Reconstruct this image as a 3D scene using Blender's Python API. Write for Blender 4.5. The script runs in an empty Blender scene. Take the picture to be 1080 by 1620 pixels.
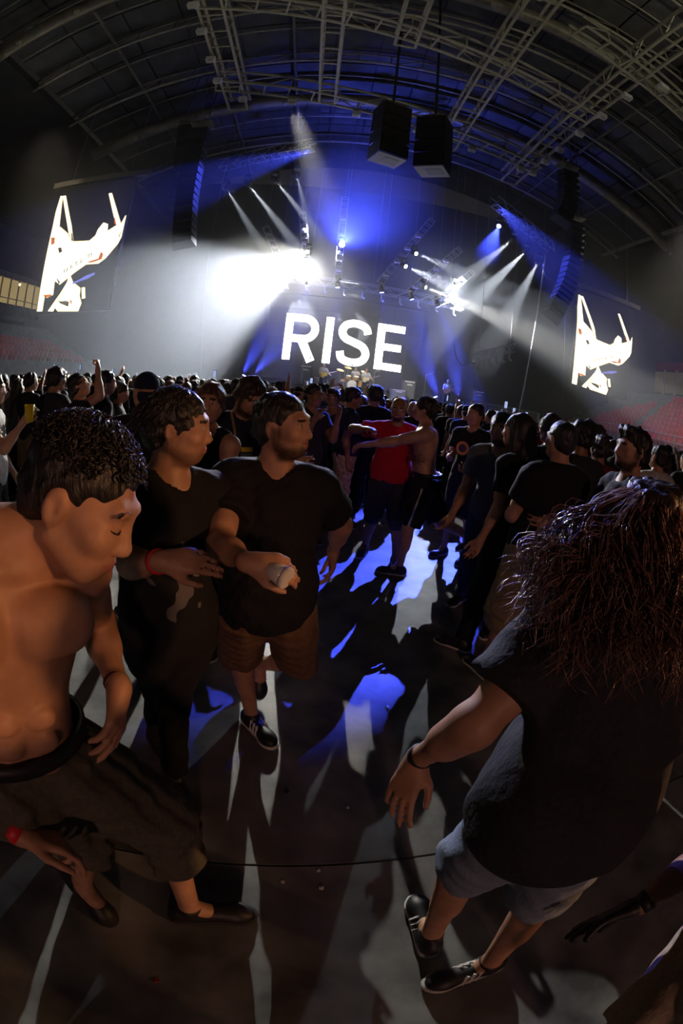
import bpy, bmesh, math, random
import numpy as np
from mathutils import Vector, Matrix, Euler, noise as mnoise
sc = bpy.context.scene
COL = sc.collection
random.seed(7)
rng = np.random.default_rng(7)
PI = math.pi

# ------------------------------------------------------------------ camera
YAW, PITCH, ROLL = 5.0, -14.5, 6.7
CAM = Vector((-2.6, 0.0, 1.70))
FPX = 740.0                                   # fisheye focal length, in pixels of the 1080x1620 frame
def _cam_axes():
    y, p, r = math.radians(YAW), math.radians(PITCH), math.radians(ROLL)
    f = Vector((math.sin(y)*math.cos(p), math.cos(y)*math.cos(p), math.sin(p)))
    rt = Vector((math.cos(y), -math.sin(y), 0)); up = rt.cross(f)
    c, s = math.cos(r), math.sin(r)
    return rt*c + up*s, up*c - rt*s, f
CR, CU, CF = _cam_axes()
cd = bpy.data.cameras.new('camera')
cam = bpy.data.objects.new('camera', cd); COL.objects.link(cam); sc.camera = cam
cd.type = 'PANO'
cd.panorama_type = 'FISHEYE_EQUISOLID'
cd.fisheye_lens = FPX*36.0/1620.0
cd.fisheye_fov = math.radians(220)
cd.sensor_width = 36.0; cd.sensor_fit = 'AUTO'
cd.clip_start = 0.02; cd.clip_end = 300
cam.matrix_world = Matrix(((CR.x, CU.x, -CF.x, CAM.x), (CR.y, CU.y, -CF.y, CAM.y), (CR.z, CU.z, -CF.z, CAM.z), (0, 0, 0, 1)))

# ------------------------------------------------------------------ view, world, added fill lamps
vs = sc.view_settings
vs.view_transform = 'Standard'; vs.look = 'None'; vs.gamma = 1.0; vs.use_curve_mapping = False
vs.exposure = 0.0
cy = sc.cycles
cy.use_denoising = True
try: cy.denoiser = 'OPENIMAGEDENOISE'
except Exception: pass
cy.max_bounces = 4; cy.diffuse_bounces = 2; cy.glossy_bounces = 2; cy.transmission_bounces = 3
cy.volume_bounces = 0; cy.transparent_max_bounces = 6
cy.caustics_reflective = False; cy.caustics_refractive = False
cy.sample_clamp_indirect = 4.0
cy.use_light_tree = True
world = bpy.data.worlds.new('world'); sc.world = world; world.use_nodes = True
world.node_tree.nodes['Background'].inputs[0].default_value = (1.0, 0.93, 0.80, 1)
world.node_tree.nodes['Background'].inputs[1].default_value = 0.010

def aim(o, target):
    d = Vector(target) - o.location
    o.rotation_euler = d.to_track_quat('-Z', 'Y').to_euler()
def area_lamp(name, loc, target, size, watts, color):
    ld = bpy.data.lights.new(name, 'AREA'); ld.shape = 'DISK'; ld.size = size; ld.energy = watts; ld.color = color
    o = bpy.data.objects.new(name, ld); COL.objects.link(o); o.location = loc; aim(o, target); return o
def spot_lamp(name, loc, target, watts, color, deg, blend=.15, radius=.06, parent=None):
    ld = bpy.data.lights.new(name, 'SPOT'); ld.energy = watts; ld.color = color
    ld.spot_size = math.radians(deg); ld.spot_blend = blend; ld.shadow_soft_size = radius
    o = bpy.data.objects.new(name, ld); COL.objects.link(o); o.location = loc; aim(o, target); return o
# unseen warm lamps added behind and right of the camera to light skin
spot_lamp('unseen_warm_lamp', (6.5, -2.9, 3.0), (-3.3, .55, 1.15), 1500, (1.0, .46, .19), 17, .8, .2)
spot_lamp('unseen_front_fill', (-1.0, -11.0, 3.9), (-1.7, 4.0, 1.35), 620, (1.0, .50, .38), 36, .8, .4)
# unseen fill lamps added to brighten the roof and each stand's seats
spot_lamp('added_roof_fill', (-19.0, -5.0, 6.0), (1.0, 5.0, 23.0), 2300, (1.0, .92, .68), 66, .6, .6)
spot_lamp('added_roof_fill', (21.0, -5.0, 6.0), (1.0, 5.0, 23.0), 4600, (1.0, .92, .68), 66, .6, .6)
spot_lamp('added_right_stand_fill', (14.0, 14.0, 15.5), (26.0, 30.0, 4.5), 6000, (1.0, .88, .74), 60, .8, .4)
spot_lamp('added_left_stand_fill', (-16.0, 16.0, 15.5), (-26.0, 33.0, 4.5), 1300, (1.0, .80, .60), 50, .8, .4)

# ------------------------------------------------------------------ pixels of the photograph to rays
def ray(px, py):
    dx, dy = px-540.0, 810.0-py
    r = math.hypot(dx, dy) + 1e-9; t = 2*math.asin(min(.999, r/(2*FPX)))
    return CR*(math.sin(t)*dx/r) + CU*(math.sin(t)*dy/r) + CF*math.cos(t)
def at_y(px, py, y): d = ray(px, py); return CAM + d*((y-CAM.y)/d.y)
def at_z(px, py, z): d = ray(px, py); return CAM + d*((z-CAM.z)/d.z)
def at_x(px, py, x): d = ray(px, py); return CAM + d*((x-CAM.x)/d.x)
def at_d(px, py, dist): return CAM + ray(px, py)*dist
# ------------------------------------------------------------------ materials
def mat(name, color, rough=.6, metal=0., var=0., scale=8., bump=0., spec=.5, dark=None, emit=0., sheen=0., coords='Object', detail=4., stretch=None):
    m = bpy.data.materials.new(name); m.use_nodes = True
    nt = m.node_tree; b = nt.nodes['Principled BSDF']
    b.inputs['Base Color'].default_value = (*color, 1)
    b.inputs['Roughness'].default_value = rough; b.inputs['Metallic'].default_value = metal
    b.inputs['Specular IOR Level'].default_value = spec
    if sheen: b.inputs['Sheen Weight'].default_value = sheen
    if emit:
        b.inputs['Emission Color'].default_value = (*color, 1); b.inputs['Emission Strength'].default_value = emit
    if var or bump:
        tc = nt.nodes.new('ShaderNodeTexCoord'); nz = nt.nodes.new('ShaderNodeTexNoise')
        nz.inputs['Scale'].default_value = scale; nz.inputs['Detail'].default_value = detail
        src = tc.outputs[coords]
        if stretch:
            mp = nt.nodes.new('ShaderNodeMapping'); mp.inputs['Scale'].default_value = stretch
            nt.links.new(src, mp.inputs[0]); src = mp.outputs[0]
        nt.links.new(src, nz.inputs['Vector'])
        if var:
            rp = nt.nodes.new('ShaderNodeValToRGB')
            d = dark or tuple(c*(1-var) for c in color)
            rp.color_ramp.elements[0].color = (*d, 1); rp.color_ramp.elements[1].color = (*[min(1, c*(1+var*.6)) for c in color], 1)
            rp.color_ramp.elements[0].position = .32; rp.color_ramp.elements[1].position = .68
            nt.links.new(nz.outputs['Fac'], rp.inputs[0]); nt.links.new(rp.outputs[0], b.inputs['Base Color'])
        if bump:
            bp = nt.nodes.new('ShaderNodeBump'); bp.inputs['Strength'].default_value = bump; bp.inputs['Distance'].default_value = .02
            nt.links.new(nz.outputs['Fac'], bp.inputs['Height']); nt.links.new(bp.outputs[0], b.inputs['Normal'])
    return m
def emit_mat(name, color, strength):
    m = bpy.data.materials.new(name); m.use_nodes = True; nt = m.node_tree; nt.nodes.clear()
    e = nt.nodes.new('ShaderNodeEmission'); o = nt.nodes.new('ShaderNodeOutputMaterial')
    e.inputs[0].default_value = (*color, 1); e.inputs[1].default_value = strength
    nt.links.new(e.outputs[0], o.inputs[0]); return m

# ------------------------------------------------------------------ objects
def tag(o, label=None, cat=None, group=None, kind=None):
    if label: o['label'] = label
    if cat: o['category'] = cat
    if group: o['group'] = group
    if kind: o['kind'] = kind
    return o
def empty(name, loc=(0, 0, 0), label=None, cat=None, group=None):
    o = bpy.data.objects.new(name, None); COL.objects.link(o); o.location = loc; o.empty_display_size = .1
    return tag(o, label, cat, group)
def link(name, me, parent=None, local=True):
    o = bpy.data.objects.new(name, me); COL.objects.link(o)
    if parent is not None:
        o.parent = parent
        if not local: o.matrix_parent_inverse = Matrix.Translation(-parent.location)
    return o
def copy_tree(o, parent=None):
    c = o.copy(); COL.objects.link(c); c.parent = parent
    for ch in o.children: copy_tree(ch, c)
    return c
def frame(z, x=None):
    z = Vector(z).normalized()
    h = Vector(x) if x is not None else (Vector((0, 0, 1)) if abs(z.z) < .95 else Vector((0, 1, 0)))
    xx = h.cross(z).normalized() if x is None else (h - z*h.dot(z)).normalized()
    yy = z.cross(xx)
    return Matrix((xx, yy, z)).transposed()
class MB:
    def __init__(s): s.v = []; s.f = []; s.m = []
    def add(s, vs, fs, mi=0):
        o = len(s.v); s.v += [tuple(v) for v in vs]; s.f += [tuple(i+o for i in f) for f in fs]; s.m += [mi]*len(fs); return s
    def box(s, c, size, R=None, mi=0):
        c = Vector(c); hx, hy, hz = (q/2 for q in size); R = R or Matrix.Identity(3)
        vs = [c + R @ Vector((x, y, z)) for z in (-hz, hz) for y in (-hy, hy) for x in (-hx, hx)]
        return s.add(vs, [(0, 2, 3, 1), (4, 5, 7, 6), (0, 1, 5, 4), (2, 6, 7, 3), (0, 4, 6, 2), (1, 3, 7, 5)], mi)
    def bar(s, a, b, w, h=None, mi=0):
        a, b = Vector(a), Vector(b); d = b-a
        return s.box((a+b)/2, (w, h or w, d.length), frame(d), mi)
    def tube(s, pts, r, n=6, mi=0, caps=True):
        pts = [Vector(p) for p in pts]; k = len(pts); rr = r if hasattr(r, '__len__') else [r]*k
        vs = []; last = None
        for i, p in enumerate(pts):
            d = (pts[min(i+1, k-1)] - pts[max(i-1, 0)])
            if d.length < 1e-9: d = Vector((0, 0, 1))
            M = frame(d, last) if last is not None else frame(d)
            last = M.col[0]
            for j in range(n):
                a = 2*PI*j/n; vs.append(p + M @ Vector((math.cos(a)*rr[i], math.sin(a)*rr[i], 0)))
        fs = [(i*n+j, i*n+(j+1) % n, (i+1)*n+(j+1) % n, (i+1)*n+j) for i in range(k-1) for j in range(n)]
        if caps: fs += [tuple(range(n-1, -1, -1)), tuple((k-1)*n+j for j in range(n))]
        return s.add(vs, fs, mi)
    def lathe(s, c, axis, prof, n=16, mi=0):
        c = Vector(c); M = frame(axis); vs = []
        for r, z in prof:
            for j in range(n): vs.append(c + M @ Vector((r*math.cos(2*PI*j/n), r*math.sin(2*PI*j/n), z)))
        k = len(prof)
        fs = [(i*n+j, i*n+(j+1) % n, (i+1)*n+(j+1) % n, (i+1)*n+j) for i in range(k-1) for j in range(n)]
        fs += [tuple(range(n-1, -1, -1)), tuple((k-1)*n+j for j in range(n))]
        return s.add(vs, fs, mi)
    def ellipsoid(s, c, r, R=None, n=10, mi=0):
        c = Vector(c); R = R or Matrix.Identity(3); vs = [c + R @ Vector((0, 0, r[2]))]
        k = max(4, n//2)
        for i in range(1, k):
            t = PI*i/k
            for j in range(n):
                a = 2*PI*j/n; vs.append(c + R @ Vector((r[0]*math.sin(t)*math.cos(a), r[1]*math.sin(t)*math.sin(a), r[2]*math.cos(t))))
        vs.append(c + R @ Vector((0, 0, -r[2]))); L = len(vs)-1
        fs = [(0, 1+j, 1+(j+1) % n) for j in range(n)]
        fs += [(1+i*n+j, 1+(i+1)*n+j, 1+(i+1)*n+(j+1) % n, 1+i*n+(j+1) % n) for i in range(k-2) for j in range(n)]
        fs += [(L, 1+(k-2)*n+(j+1) % n, 1+(k-2)*n+j) for j in range(n)]
        return s.add(vs, fs, mi)
    def prism(s, poly, thick, org, ux, uy, mi=0):
        """flat outline poly (2-D) in the plane org + x ux + y uy, extruded along ux x uy"""
        org, ux, uy = Vector(org), Vector(ux), Vector(uy); nn = ux.cross(uy).normalized()*thick; k = len(poly)
        vs = [org + ux*x + uy*y for x, y in poly]; vs += [v + nn for v in vs]
        return s.add(vs, [tuple(range(k-1, -1, -1)), tuple(range(k, 2*k))] + [(i, (i+1) % k, (i+1) % k + k, i+k) for i in range(k)], mi)
    def mesh(s, name, mats, smooth=False):
        me = bpy.data.meshes.new(name); me.from_pydata(s.v, [], s.f)
        for m in (mats if isinstance(mats, (list, tuple)) else [mats]): me.materials.append(m)
        if any(s.m): me.polygons.foreach_set('material_index', s.m)
        if smooth: me.polygons.foreach_set('use_smooth', [True]*len(me.polygons))
        me.update(); return me
    def build(s, name, mats, parent=None, smooth=False):
        return link(name, s.mesh(name, mats, smooth), parent)
def bar_mesh(name, m, w):
    """unit bar along +Z from 0 to 1, width w; placed by place_bar so alike bars share it"""
    return MB().box((0, 0, .5), (w, w, 1)).mesh(name, m)
def place_bar(name, me, a, b, parent):
    a, b = Vector(a), Vector(b); d = b-a; o = link(name, me, parent)
    M = frame(d).to_4x4(); M.translation = a - parent.location
    o.matrix_local = M @ Matrix.Diagonal((1, 1, d.length, 1)); return o

# ------------------------------------------------------------------ shared materials
M_CONC = mat('concrete', (.21, .21, .21), .5, 0, .5, 3.2, .35, dark=(.065, .065, .066), detail=12)
M_STEEL = mat('painted_roof_steel', (.34, .32, .24), .55, .3, .25, 3)
M_DARKSTEEL = mat('dark_roof_steel', (.16, .15, .12), .6, .3, .25, 3)
M_ALU = mat('truss_aluminium', (.45, .46, .5), .35, .9)
M_BLACK = mat('black_paint', (.012, .012, .014), .5)
M_BLACKF = mat('black_drape', (.003, .003, .0035), .95, 0, .3, 4, spec=.03)
M_CAB = mat('speaker_cabinet_black', (.015, .015, .018), .45)
M_GRILLE = mat('speaker_grille', (.05, .05, .06), .35, .7, .3, 60)
M_WHITEBOX = mat('pale_panel', (.55, .55, .56), .6, 0, .2, 20)
M_DUCT = mat('air_duct', (.19, .17, .13), .5, .4, .2, 2)
M_PANEL = mat('roof_sheet', (.055, .055, .05), .7, 0, .4, .9)
M_DARKWALL = mat('dark_wall', (.02, .02, .021), .8, 0, .3, .6)
M_CONCRETE_WALL = mat('stand_concrete', (.16, .16, .155), .8, 0, .3, 1.5)
M_SEAT = mat('red_seat_plastic', (.62, .025, .03), .4, 0, .2, .7, coords='Object')
M_CABLE = mat('black_cable', (.03, .03, .035), .5)
M_CHAIN = mat('chain_steel', (.2, .2, .22), .4, .8)
# ------------------------------------------------------------------ floor: poured slabs with open joints
floor = MB().box((0, 15, -.06), (90, 80, .08)).build('floor', mat('joint_gap', (.03, .03, .03), .9)); tag(floor, kind='structure')  # dark base showing in the open joints
JA = math.radians(5.0)
jR = Matrix.Rotation(JA, 3, 'Z')
SX, SY = 9.0, 7.0
j0 = Vector((-2.6, 1.0, 0))
slab_me = MB().box((0, 0, -.02), (SX-.012, SY-.012, .04)).mesh('floor_slab', M_CONC)
for i in range(-4, 5):
    for k in range(-3, 6):
        o = link('floor_slab', slab_me, floor)
        o.location = j0 + jR @ Vector(((i+.12)*SX, (k+.5)*SY, 0)); o.rotation_euler = (0, 0, JA)

# ------------------------------------------------------------------ vaulted roof
RX0, RHALF, RAPEX, REAVE = 1.0, 20.5, 22.3, 17.8
def vault(x): t = (x-RX0)/RHALF; return REAVE + (RAPEX-REAVE)*(1-t*t)
def varc(y, dz=0, x0=-19.4, x1=21.4, n=22): return [Vector((x0+(x1-x0)*i/n, y, vault(x0+(x1-x0)*i/n)+dz)) for i in range(n+1)]
ceiling = MB()
NX, Y0, Y1, NY = 16, -10.0, 40.0, 12
pts = varc(0, 1.15, n=NX)
for i in range(NX):
    a, b = pts[i], pts[i+1]
    ceiling.add([(a.x, Y0, a.z), (b.x, Y0, b.z), (b.x, Y1, b.z), (a.x, Y1, a.z), (a.x, Y0, a.z+.1), (b.x, Y0, b.z+.1), (b.x, Y1, b.z+.1), (a.x, Y1, a.z+.1)],
                [(0, 3, 2, 1), (4, 5, 6, 7)])
ceil = ceiling.build('ceiling', M_BLACK); tag(ceil, kind='structure')
panel_cache = {}
for i in range(NX):                                     # roof sheets, one by one, open seams between them
    a, b = pts[i], pts[i+1]; d = b-a; L = d.length
    if i not in panel_cache:
        panel_cache[i] = MB().box((0, 0, 0), (L-.10, (Y1-Y0)/NY-.10, .05)).mesh('roof_panel', M_PANEL)
    for k in range(NY):
        o = link('roof_panel', panel_cache[i], ceil)
        o.location = ((a.x+b.x)/2, Y0+(k+.5)*(Y1-Y0)/NY, (a.z+b.z)/2-.06 + random.uniform(-.015, .015)); o.rotation_euler = (0, -math.atan2(d.z, d.x), 0)
# low soffits over the side stands, outer walls, end wall
tag(MB().box((-27.8, 15, 18.3), (17, 60, .4)).build('ceiling_soffit', M_DARKWALL), kind='structure')
tag(MB().box((29.8, 15, 18.3), (17, 60, .4)).build('ceiling_soffit', M_DARKWALL), kind='structure')
tag(MB().box((-36.2, 17, 9.2), (.4, 56, 18.6)).build('wall_left', M_DARKWALL), kind='structure')
tag(MB().box((38.2, 17, 9.2), (.4, 56, 18.6)).build('wall_right', M_DARKWALL), kind='structure')
tag(MB().box((1, 44.8, 11.5), (75, .4, 23)).build('wall_back', mat('black_end_wall', (.005, .005, .006), .95, spec=.05)), kind='structure')

# arched roof trusses (top and bottom chord, web bars each on their own)
def roof_arch(y, dz, depth, label):
    t = empty('roof_arch_truss', (RX0, y, 0), label, 'roof truss', 'arched trusses under the vault')
    up, lo = varc(y, dz+depth), varc(y, dz)
    L = t.location
    MB().tube([p-L for p in up], .09, 6).build('chord', M_DARKSTEEL, t, True)
    MB().tube([p-L for p in lo], .10, 6).build('chord', M_STEEL, t, True)
    for i in range(0, 22):
        place_bar('web_bar', WEB, lo[i], up[i+1] if i % 2 == 0 else up[i], t)
        place_bar('web_bar', WEB, lo[i+1], up[i+1], t) if i % 3 == 0 else None
WEB = bar_mesh('web_bar', M_DARKSTEEL, .07)
for y in (8.0, 12.5, 17.0, 22.0, 27.0, 33.0):
    roof_arch(y, .05, .75, 'curved steel truss spanning the dark vault above the catwalk grid')
# thin purlin pipes
for y in (10.2, 14.6, 19.4, 24.5, 30.0):
    tag(MB().tube(varc(y, .75), .06, 6).build('purlin_pipe', M_STEEL, None, True), 'thin curved pipe following the vault between the roof trusses', 'pipe', 'purlin pipes under the roof sheets')
# long ridge bars running away under the vault
for x in (-15, -10.5, -6.3, 12.5, 17):
    tag(MB().tube([(x, -4, vault(x)+.5), (x, 39, vault(x)+.5)], .09, 6).build('ridge_bar', M_DARKSTEEL), 'long steel bar running towards the stage under the vault', 'bar', 'long bars under the vault')
# air ducts
def duct(y, dz, r, x0, x1, label):
    t = empty('air_duct', (0, y, 0), label, 'duct', 'round air ducts under the vault'); L = t.location
    p = varc(y, dz, x0, x1, 26)
    MB().tube([q-L for q in p], r, 14).build('pipe', M_DUCT, t, True)
    ring = MB().lathe((0, 0, 0), (1, 0, 0), [(r*1.05, -.05), (r*1.05, .05)], 14).mesh('joint_ring', M_DUCT)
    noz = MB().lathe((0, 0, 0), (0, -.4, -1), [(.10, 0), (.16, .14), (.12, .2)], 8).mesh('nozzle', M_STEEL)
    for i in range(1, 26, 3):
        o = link('joint_ring', ring, t); o.location = p[i]-L
        o = link('nozzle', noz, t); o.location = p[i+1]-L+Vector((0, -r*.5, -r*.85))
duct(12.2, -.9, .42, -19, 4, 'round air duct curving down the left of the vault')
duct(14.0, -.55, .48, 1, 21.2, 'fat brown air duct sweeping down the right of the vault')
duct(25.5, -.9, .45, -19, 21, 'round air duct crossing the vault near the stage')

# ------------------------------------------------------------------ catwalk grid: flat ladder trusses hung below the vault
GZ = CAM.z + 15.0
RAILS = []
RUNG = bar_mesh('rung', M_STEEL, .075)
RAIL = bar_mesh('rail', M_STEEL, .11)
BRACE = bar_mesh('brace', M_STEEL, .045)
def ladder(a, b, w, label, step=1.15, deep=.75):
    a, b = Vector(a), Vector(b); d = (b-a); n = max(2, round(d.length/step)); s = d.normalized().cross(Vector((0, 0, 1)))*(w/2)
    t = empty('catwalk_truss', a, label, 'truss', 'catwalk trusses hung under the vault')
    u = Vector((0, 0, deep))
    for q in (s, -s): place_bar('rail', RAIL, a+q, b+q, t); place_bar('rail', RAIL, a+q+u, b+q+u, t); RAILS.append((a+q, b+q))
    for i in range(n+1):
        p = a+d*(i/n); place_bar('rung', RUNG, p-s, p+s, t)
        if i < n:
            p2 = a+d*((i+1)/n); e = 1 if i % 2 else -1
            place_bar('brace', BRACE, p+s*e, p+s*e+u, t); place_bar('brace', BRACE, p-s*e+(u if i % 2 else u*0), p2-s*e+(u*0 if i % 2 else u), t)
    return t
SK = .22
for xr, ya, yb, w, lab in ((-5.75, -1, 21.0, .95, 'left'), (-1.25, -1, 20.0, .75, 'middle'), (5.35, -1, 23.0, .95, 'right'), (9.9, -1, 25.0, .95, 'far right'), (1.6, 8, 14.5, .8, 'short')):
    nm = {'left': 'yellow-grey catwalk truss running to the stage above the left speaker array', 'middle': 'narrow catwalk truss running to the stage above the lit screen wall',
          'right': 'catwalk truss running to the stage just right of the two hung speaker blocks', 'far right': 'catwalk truss running to the stage above the right speaker array',
          'short': 'short catwalk truss joining the near cross trusses'}[lab]
    ladder((CAM.x+xr, ya, GZ), (CAM.x+xr, yb, GZ), w, nm)
for yc, x0, x1, lab in ((19.9, -6.5, 10.6, 'cross truss of the catwalk nearest the stage'), (13.2, -6.2, 10.4, 'cross truss of the catwalk above the two hung speaker blocks'), (8.6, 7.0, 16.0, 'cross truss of the catwalk high over the right stand')):
    ladder((CAM.x+x0, yc+SK*x0, GZ-.02), (CAM.x+x1, yc+SK*x1, GZ-.02), .9, lab)
# small white fixture boxes clipped below the catwalk
for px, py in ((318, 4), (329, 49), (336, 92), (345, 125), (373, 156), (464, 165), (563, 181), (657, 203), (751, 234), (830, 266), (850, 273), (870, 258), (897, 237), (928, 214), (965, 190), (1003, 163), (1045, 135)):
    p = at_z(px, py, GZ-.22); rails = [min(((p.x-(a_.x+(b_.x-a_.x)*q_))**2+(p.y-(a_.y+(b_.y-a_.y)*q_))**2, q_) for q_ in [i_/60 for i_ in range(61)])+(a_, b_) for a_, b_ in RAILS]
    _, q_, a_, b_ = min(rails, key=lambda v: v[0]); p = a_.lerp(b_, q_)-Vector((0, 0, .30)); t = empty('junction_box', p, 'small white box clipped under the catwalk truss', 'box', 'white boxes on the catwalk')
    MB().box((0, 0, 0), (.40, .32, .22)).build('case', M_WHITEBOX, t); MB().box((0, 0, -.125), (.28, .2, .03)).build('cover', M_STEEL, t); MB().bar((0, 0, .1), (0, 0, .3), .05).build('bracket', M_STEEL, t)

# ------------------------------------------------------------------ side stands with red seats
def stand(side, x0, n, z0, ya, yb, name):
    sg = side
    for i in range(n):
        z = z0+.47*i; xa = x0+sg*.85*i
        tag(MB().box((xa+sg*.425, (ya+yb)/2, z/2), (.85, yb-ya, z)).build(name, M_CONCRETE_WALL), kind='structure')
stand(1, 21.0, 12, 2.0, 12, 42, 'floor_stand_step')
stand(-1, -24.2, 9, 3.1, 20, 43, 'floor_stand_step')
seat_mb = MB()                                           # seat facing -X (towards the floor on the right stand)
seat_mb.add([(-.22, -.21, .38), (.18, -.21, .34), (.18, .21, .34), (-.22, .21, .38), (-.22, -.21, .42), (.18, -.21, .38), (.18, .21, .38), (-.22, .21, .42)], [(0, 3, 2, 1), (4, 5, 6, 7), (0, 1, 5, 4), (1, 2, 6, 5), (2, 3, 7, 6), (3, 0, 4, 7)])
seat_mb.add([(.16, -.21, .36), (.28, -.20, .78), (.28, .20, .78), (.16, .21, .36), (.20, -.21, .36), (.32, -.20, .78), (.32, .20, .78), (.20, .21, .36)], [(0, 1, 2, 3), (4, 7, 6, 5), (0, 4, 5, 1), (1, 5, 6, 2), (2, 6, 7, 3), (3, 7, 4, 0)])
seat_mb.box((.05, 0, .18), (.10, .30, .36))
SEAT_ME = seat_mb.mesh('stadium_seat', M_SEAT)
ROWS = ('first', 'second', 'third', 'fourth', 'fifth', 'sixth', 'seventh', 'eighth', 'ninth', 'tenth')
def seat_at(x, y, z, rz, side, row):
    o = link('stadium_seat', SEAT_ME); o.location = (x, y, z); o.rotation_euler = (0, 0, rz)
    tag(o, 'red plastic seat in the %s row up of the %s stand' % (ROWS[row], 'right' if side > 0 else 'left'), 'seat', 'red seats of the right stand' if side > 0 else 'red seats of the left stand')
for i in range(10):
    x = 21.0+.85*i+.5; z = 2.0+.47*i; y = 22.6+.75*i
    lim = 37.5 - (0 if i < 5 else (i-4)*.9)
    while y < lim:
        if not (30.0 < y-.35*i < 31.2): seat_at(x, y, z, 0, 1, i)
        y += .60
for i in range(4):
    x = -24.2-.85*i-.5; z = 3.1+.47*i; y = 27.0+.9*i
    while y < 40.5-.6*i: seat_at(x, y, z, PI, -1, i); y += .62
# front rail of the right stand
rail = empty('stand_railing', (21.0, 20, 2.0), 'thin metal railing along the front of the right stand', 'railing')
pm = bar_mesh('post', M_ALU, .05)
for k in range(12): place_bar('post', pm, (21.05, 20.5+1.6*k, 2.0), (21.05, 20.5+1.6*k, 2.95), rail)
for zz in (2.45, 2.95): place_bar('rail', pm, (21.05, 20.5, zz), (21.05, 38.1, zz), rail)
# lit windows of the boxes above the left stand
M_BOXLIT = emit_mat('lit_window_pane', (1.0, .74, .30), .28)
M_BOXDIM = emit_mat('dim_window_pane', (.75, .62, .36), .07)
bx = empty('hospitality_boxes', (-33.5, 34, 9.6), 'row of lit glazed boxes high above the left stand', 'balcony'); L0 = bx.location
MB().box((-1.25, 0, -.9), (2.5, 20, 1.0)).build('parapet', M_CONCRETE_WALL, bx)
MB().box((-1.2, 0, 2.6), (2.4, 20, .5)).build('lintel', M_CONCRETE_WALL, bx)
MB().bar((.5, -10, .1), (.5, 10, .1), .07).build('handrail', M_ALU, bx)
pane = MB().box((0, 0, 0), (.05, 1.42, 2.5)).mesh('pane', M_BOXLIT); mull = MB().box((0, 0, 0), (.14, .12, 2.7)).mesh('mullion', M_STEEL)
for k in range(13):
    o = link('pane', pane, bx); o.location = (-.2, -9.3+1.55*k, 1.0)
    o = link('mullion', mull, bx); o.location = (-.12, -10.07+1.55*k, 1.0)
lampm = MB().ellipsoid((0, 0, 0), (.12, .12, .12)).mesh('bulb', emit_mat('warm_bulb', (1, .75, .35), 12))
for k in (1, 3, 6, 9): o = link('bulb', lampm, bx); o.location = (-.05, -8.5+1.55*k, 1.9)
bx2 = empty('hospitality_boxes', (35.55, 33, 8.6), 'pale box front with red fascia above the right stand', 'balcony')
MB().box((1.2, 0, 2.9), (2.4, 20, .9)).build('fascia', mat('red_fascia', (.35, .03, .03), .6), bx2)
MB().box((1.15, 0, -.9), (2.3, 20, .9)).build('parapet', M_CONCRETE_WALL, bx2)
pane2 = MB().box((0, 0, 0), (.05, 1.9, 2.5)).mesh('pane', M_BOXDIM); mull2 = MB().box((0, 0, 0), (.2, .16, 2.9)).mesh('mullion', M_WHITEBOX)
for k in range(10):
    o = link('pane', pane2, bx2); o.location = (.25, -9+2.05*k, 1.0)
    o = link('mullion', mull2, bx2); o.location = (.1, -10.02+2.05*k, 1.0)
# ------------------------------------------------------------------ stage deck and drapes
SZ = 1.62
stage = empty('stage_platform', (-.9, 31.5, 0), 'long black stage platform in front of the lit word screen', 'stage')
MB().box((0, 0, SZ-.08), (31, 9, .16)).build('deck', M_BLACK, stage)
MB().box((0, -4.4, (SZ-.16)/2), (31, .1, SZ-.16)).build('front_skirt', M_BLACKF, stage)
for x in (-15, -7.5, 0, 7.5, 15):
    for y in (-3.8, 4.2): MB().bar((x, y, 0), (x, y, SZ-.16), .12).build('leg', M_ALU, stage)
drape_me = MB()
def drape(x, y, w, h, label):
    mb = MB(); n = int(w/.22); top, bot = [], []
    for i in range(n+1):
        xx = -w/2+w*i/n; yy = .02*math.sin(i*.35)
        top.append((xx, yy, h)); bot.append((xx, yy*1.6, 0))
    for i in range(n):
        mb.add([bot[i], bot[i+1], top[i+1], top[i]], [(0, 1, 2, 3)])
        mb.add([(p[0], p[1]+.03, p[2]) for p in (bot[i], bot[i+1], top[i+1], top[i])], [(3, 2, 1, 0)])
    o = mb.build('stage_drape', M_BLACKF, None, True); o.location = (x, y, .0); tag(o, label, 'drape', 'black drapes round the stage')
drape(-11.5, 36.3, 12, 15, 'tall black drape hanging left of the word screen')
drape(10.5, 36.3, 13, 15, 'tall black drape hanging right of the word screen')
drape(-1, 37.0, 12, 15, 'tall black drape hanging behind the word screen')

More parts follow.
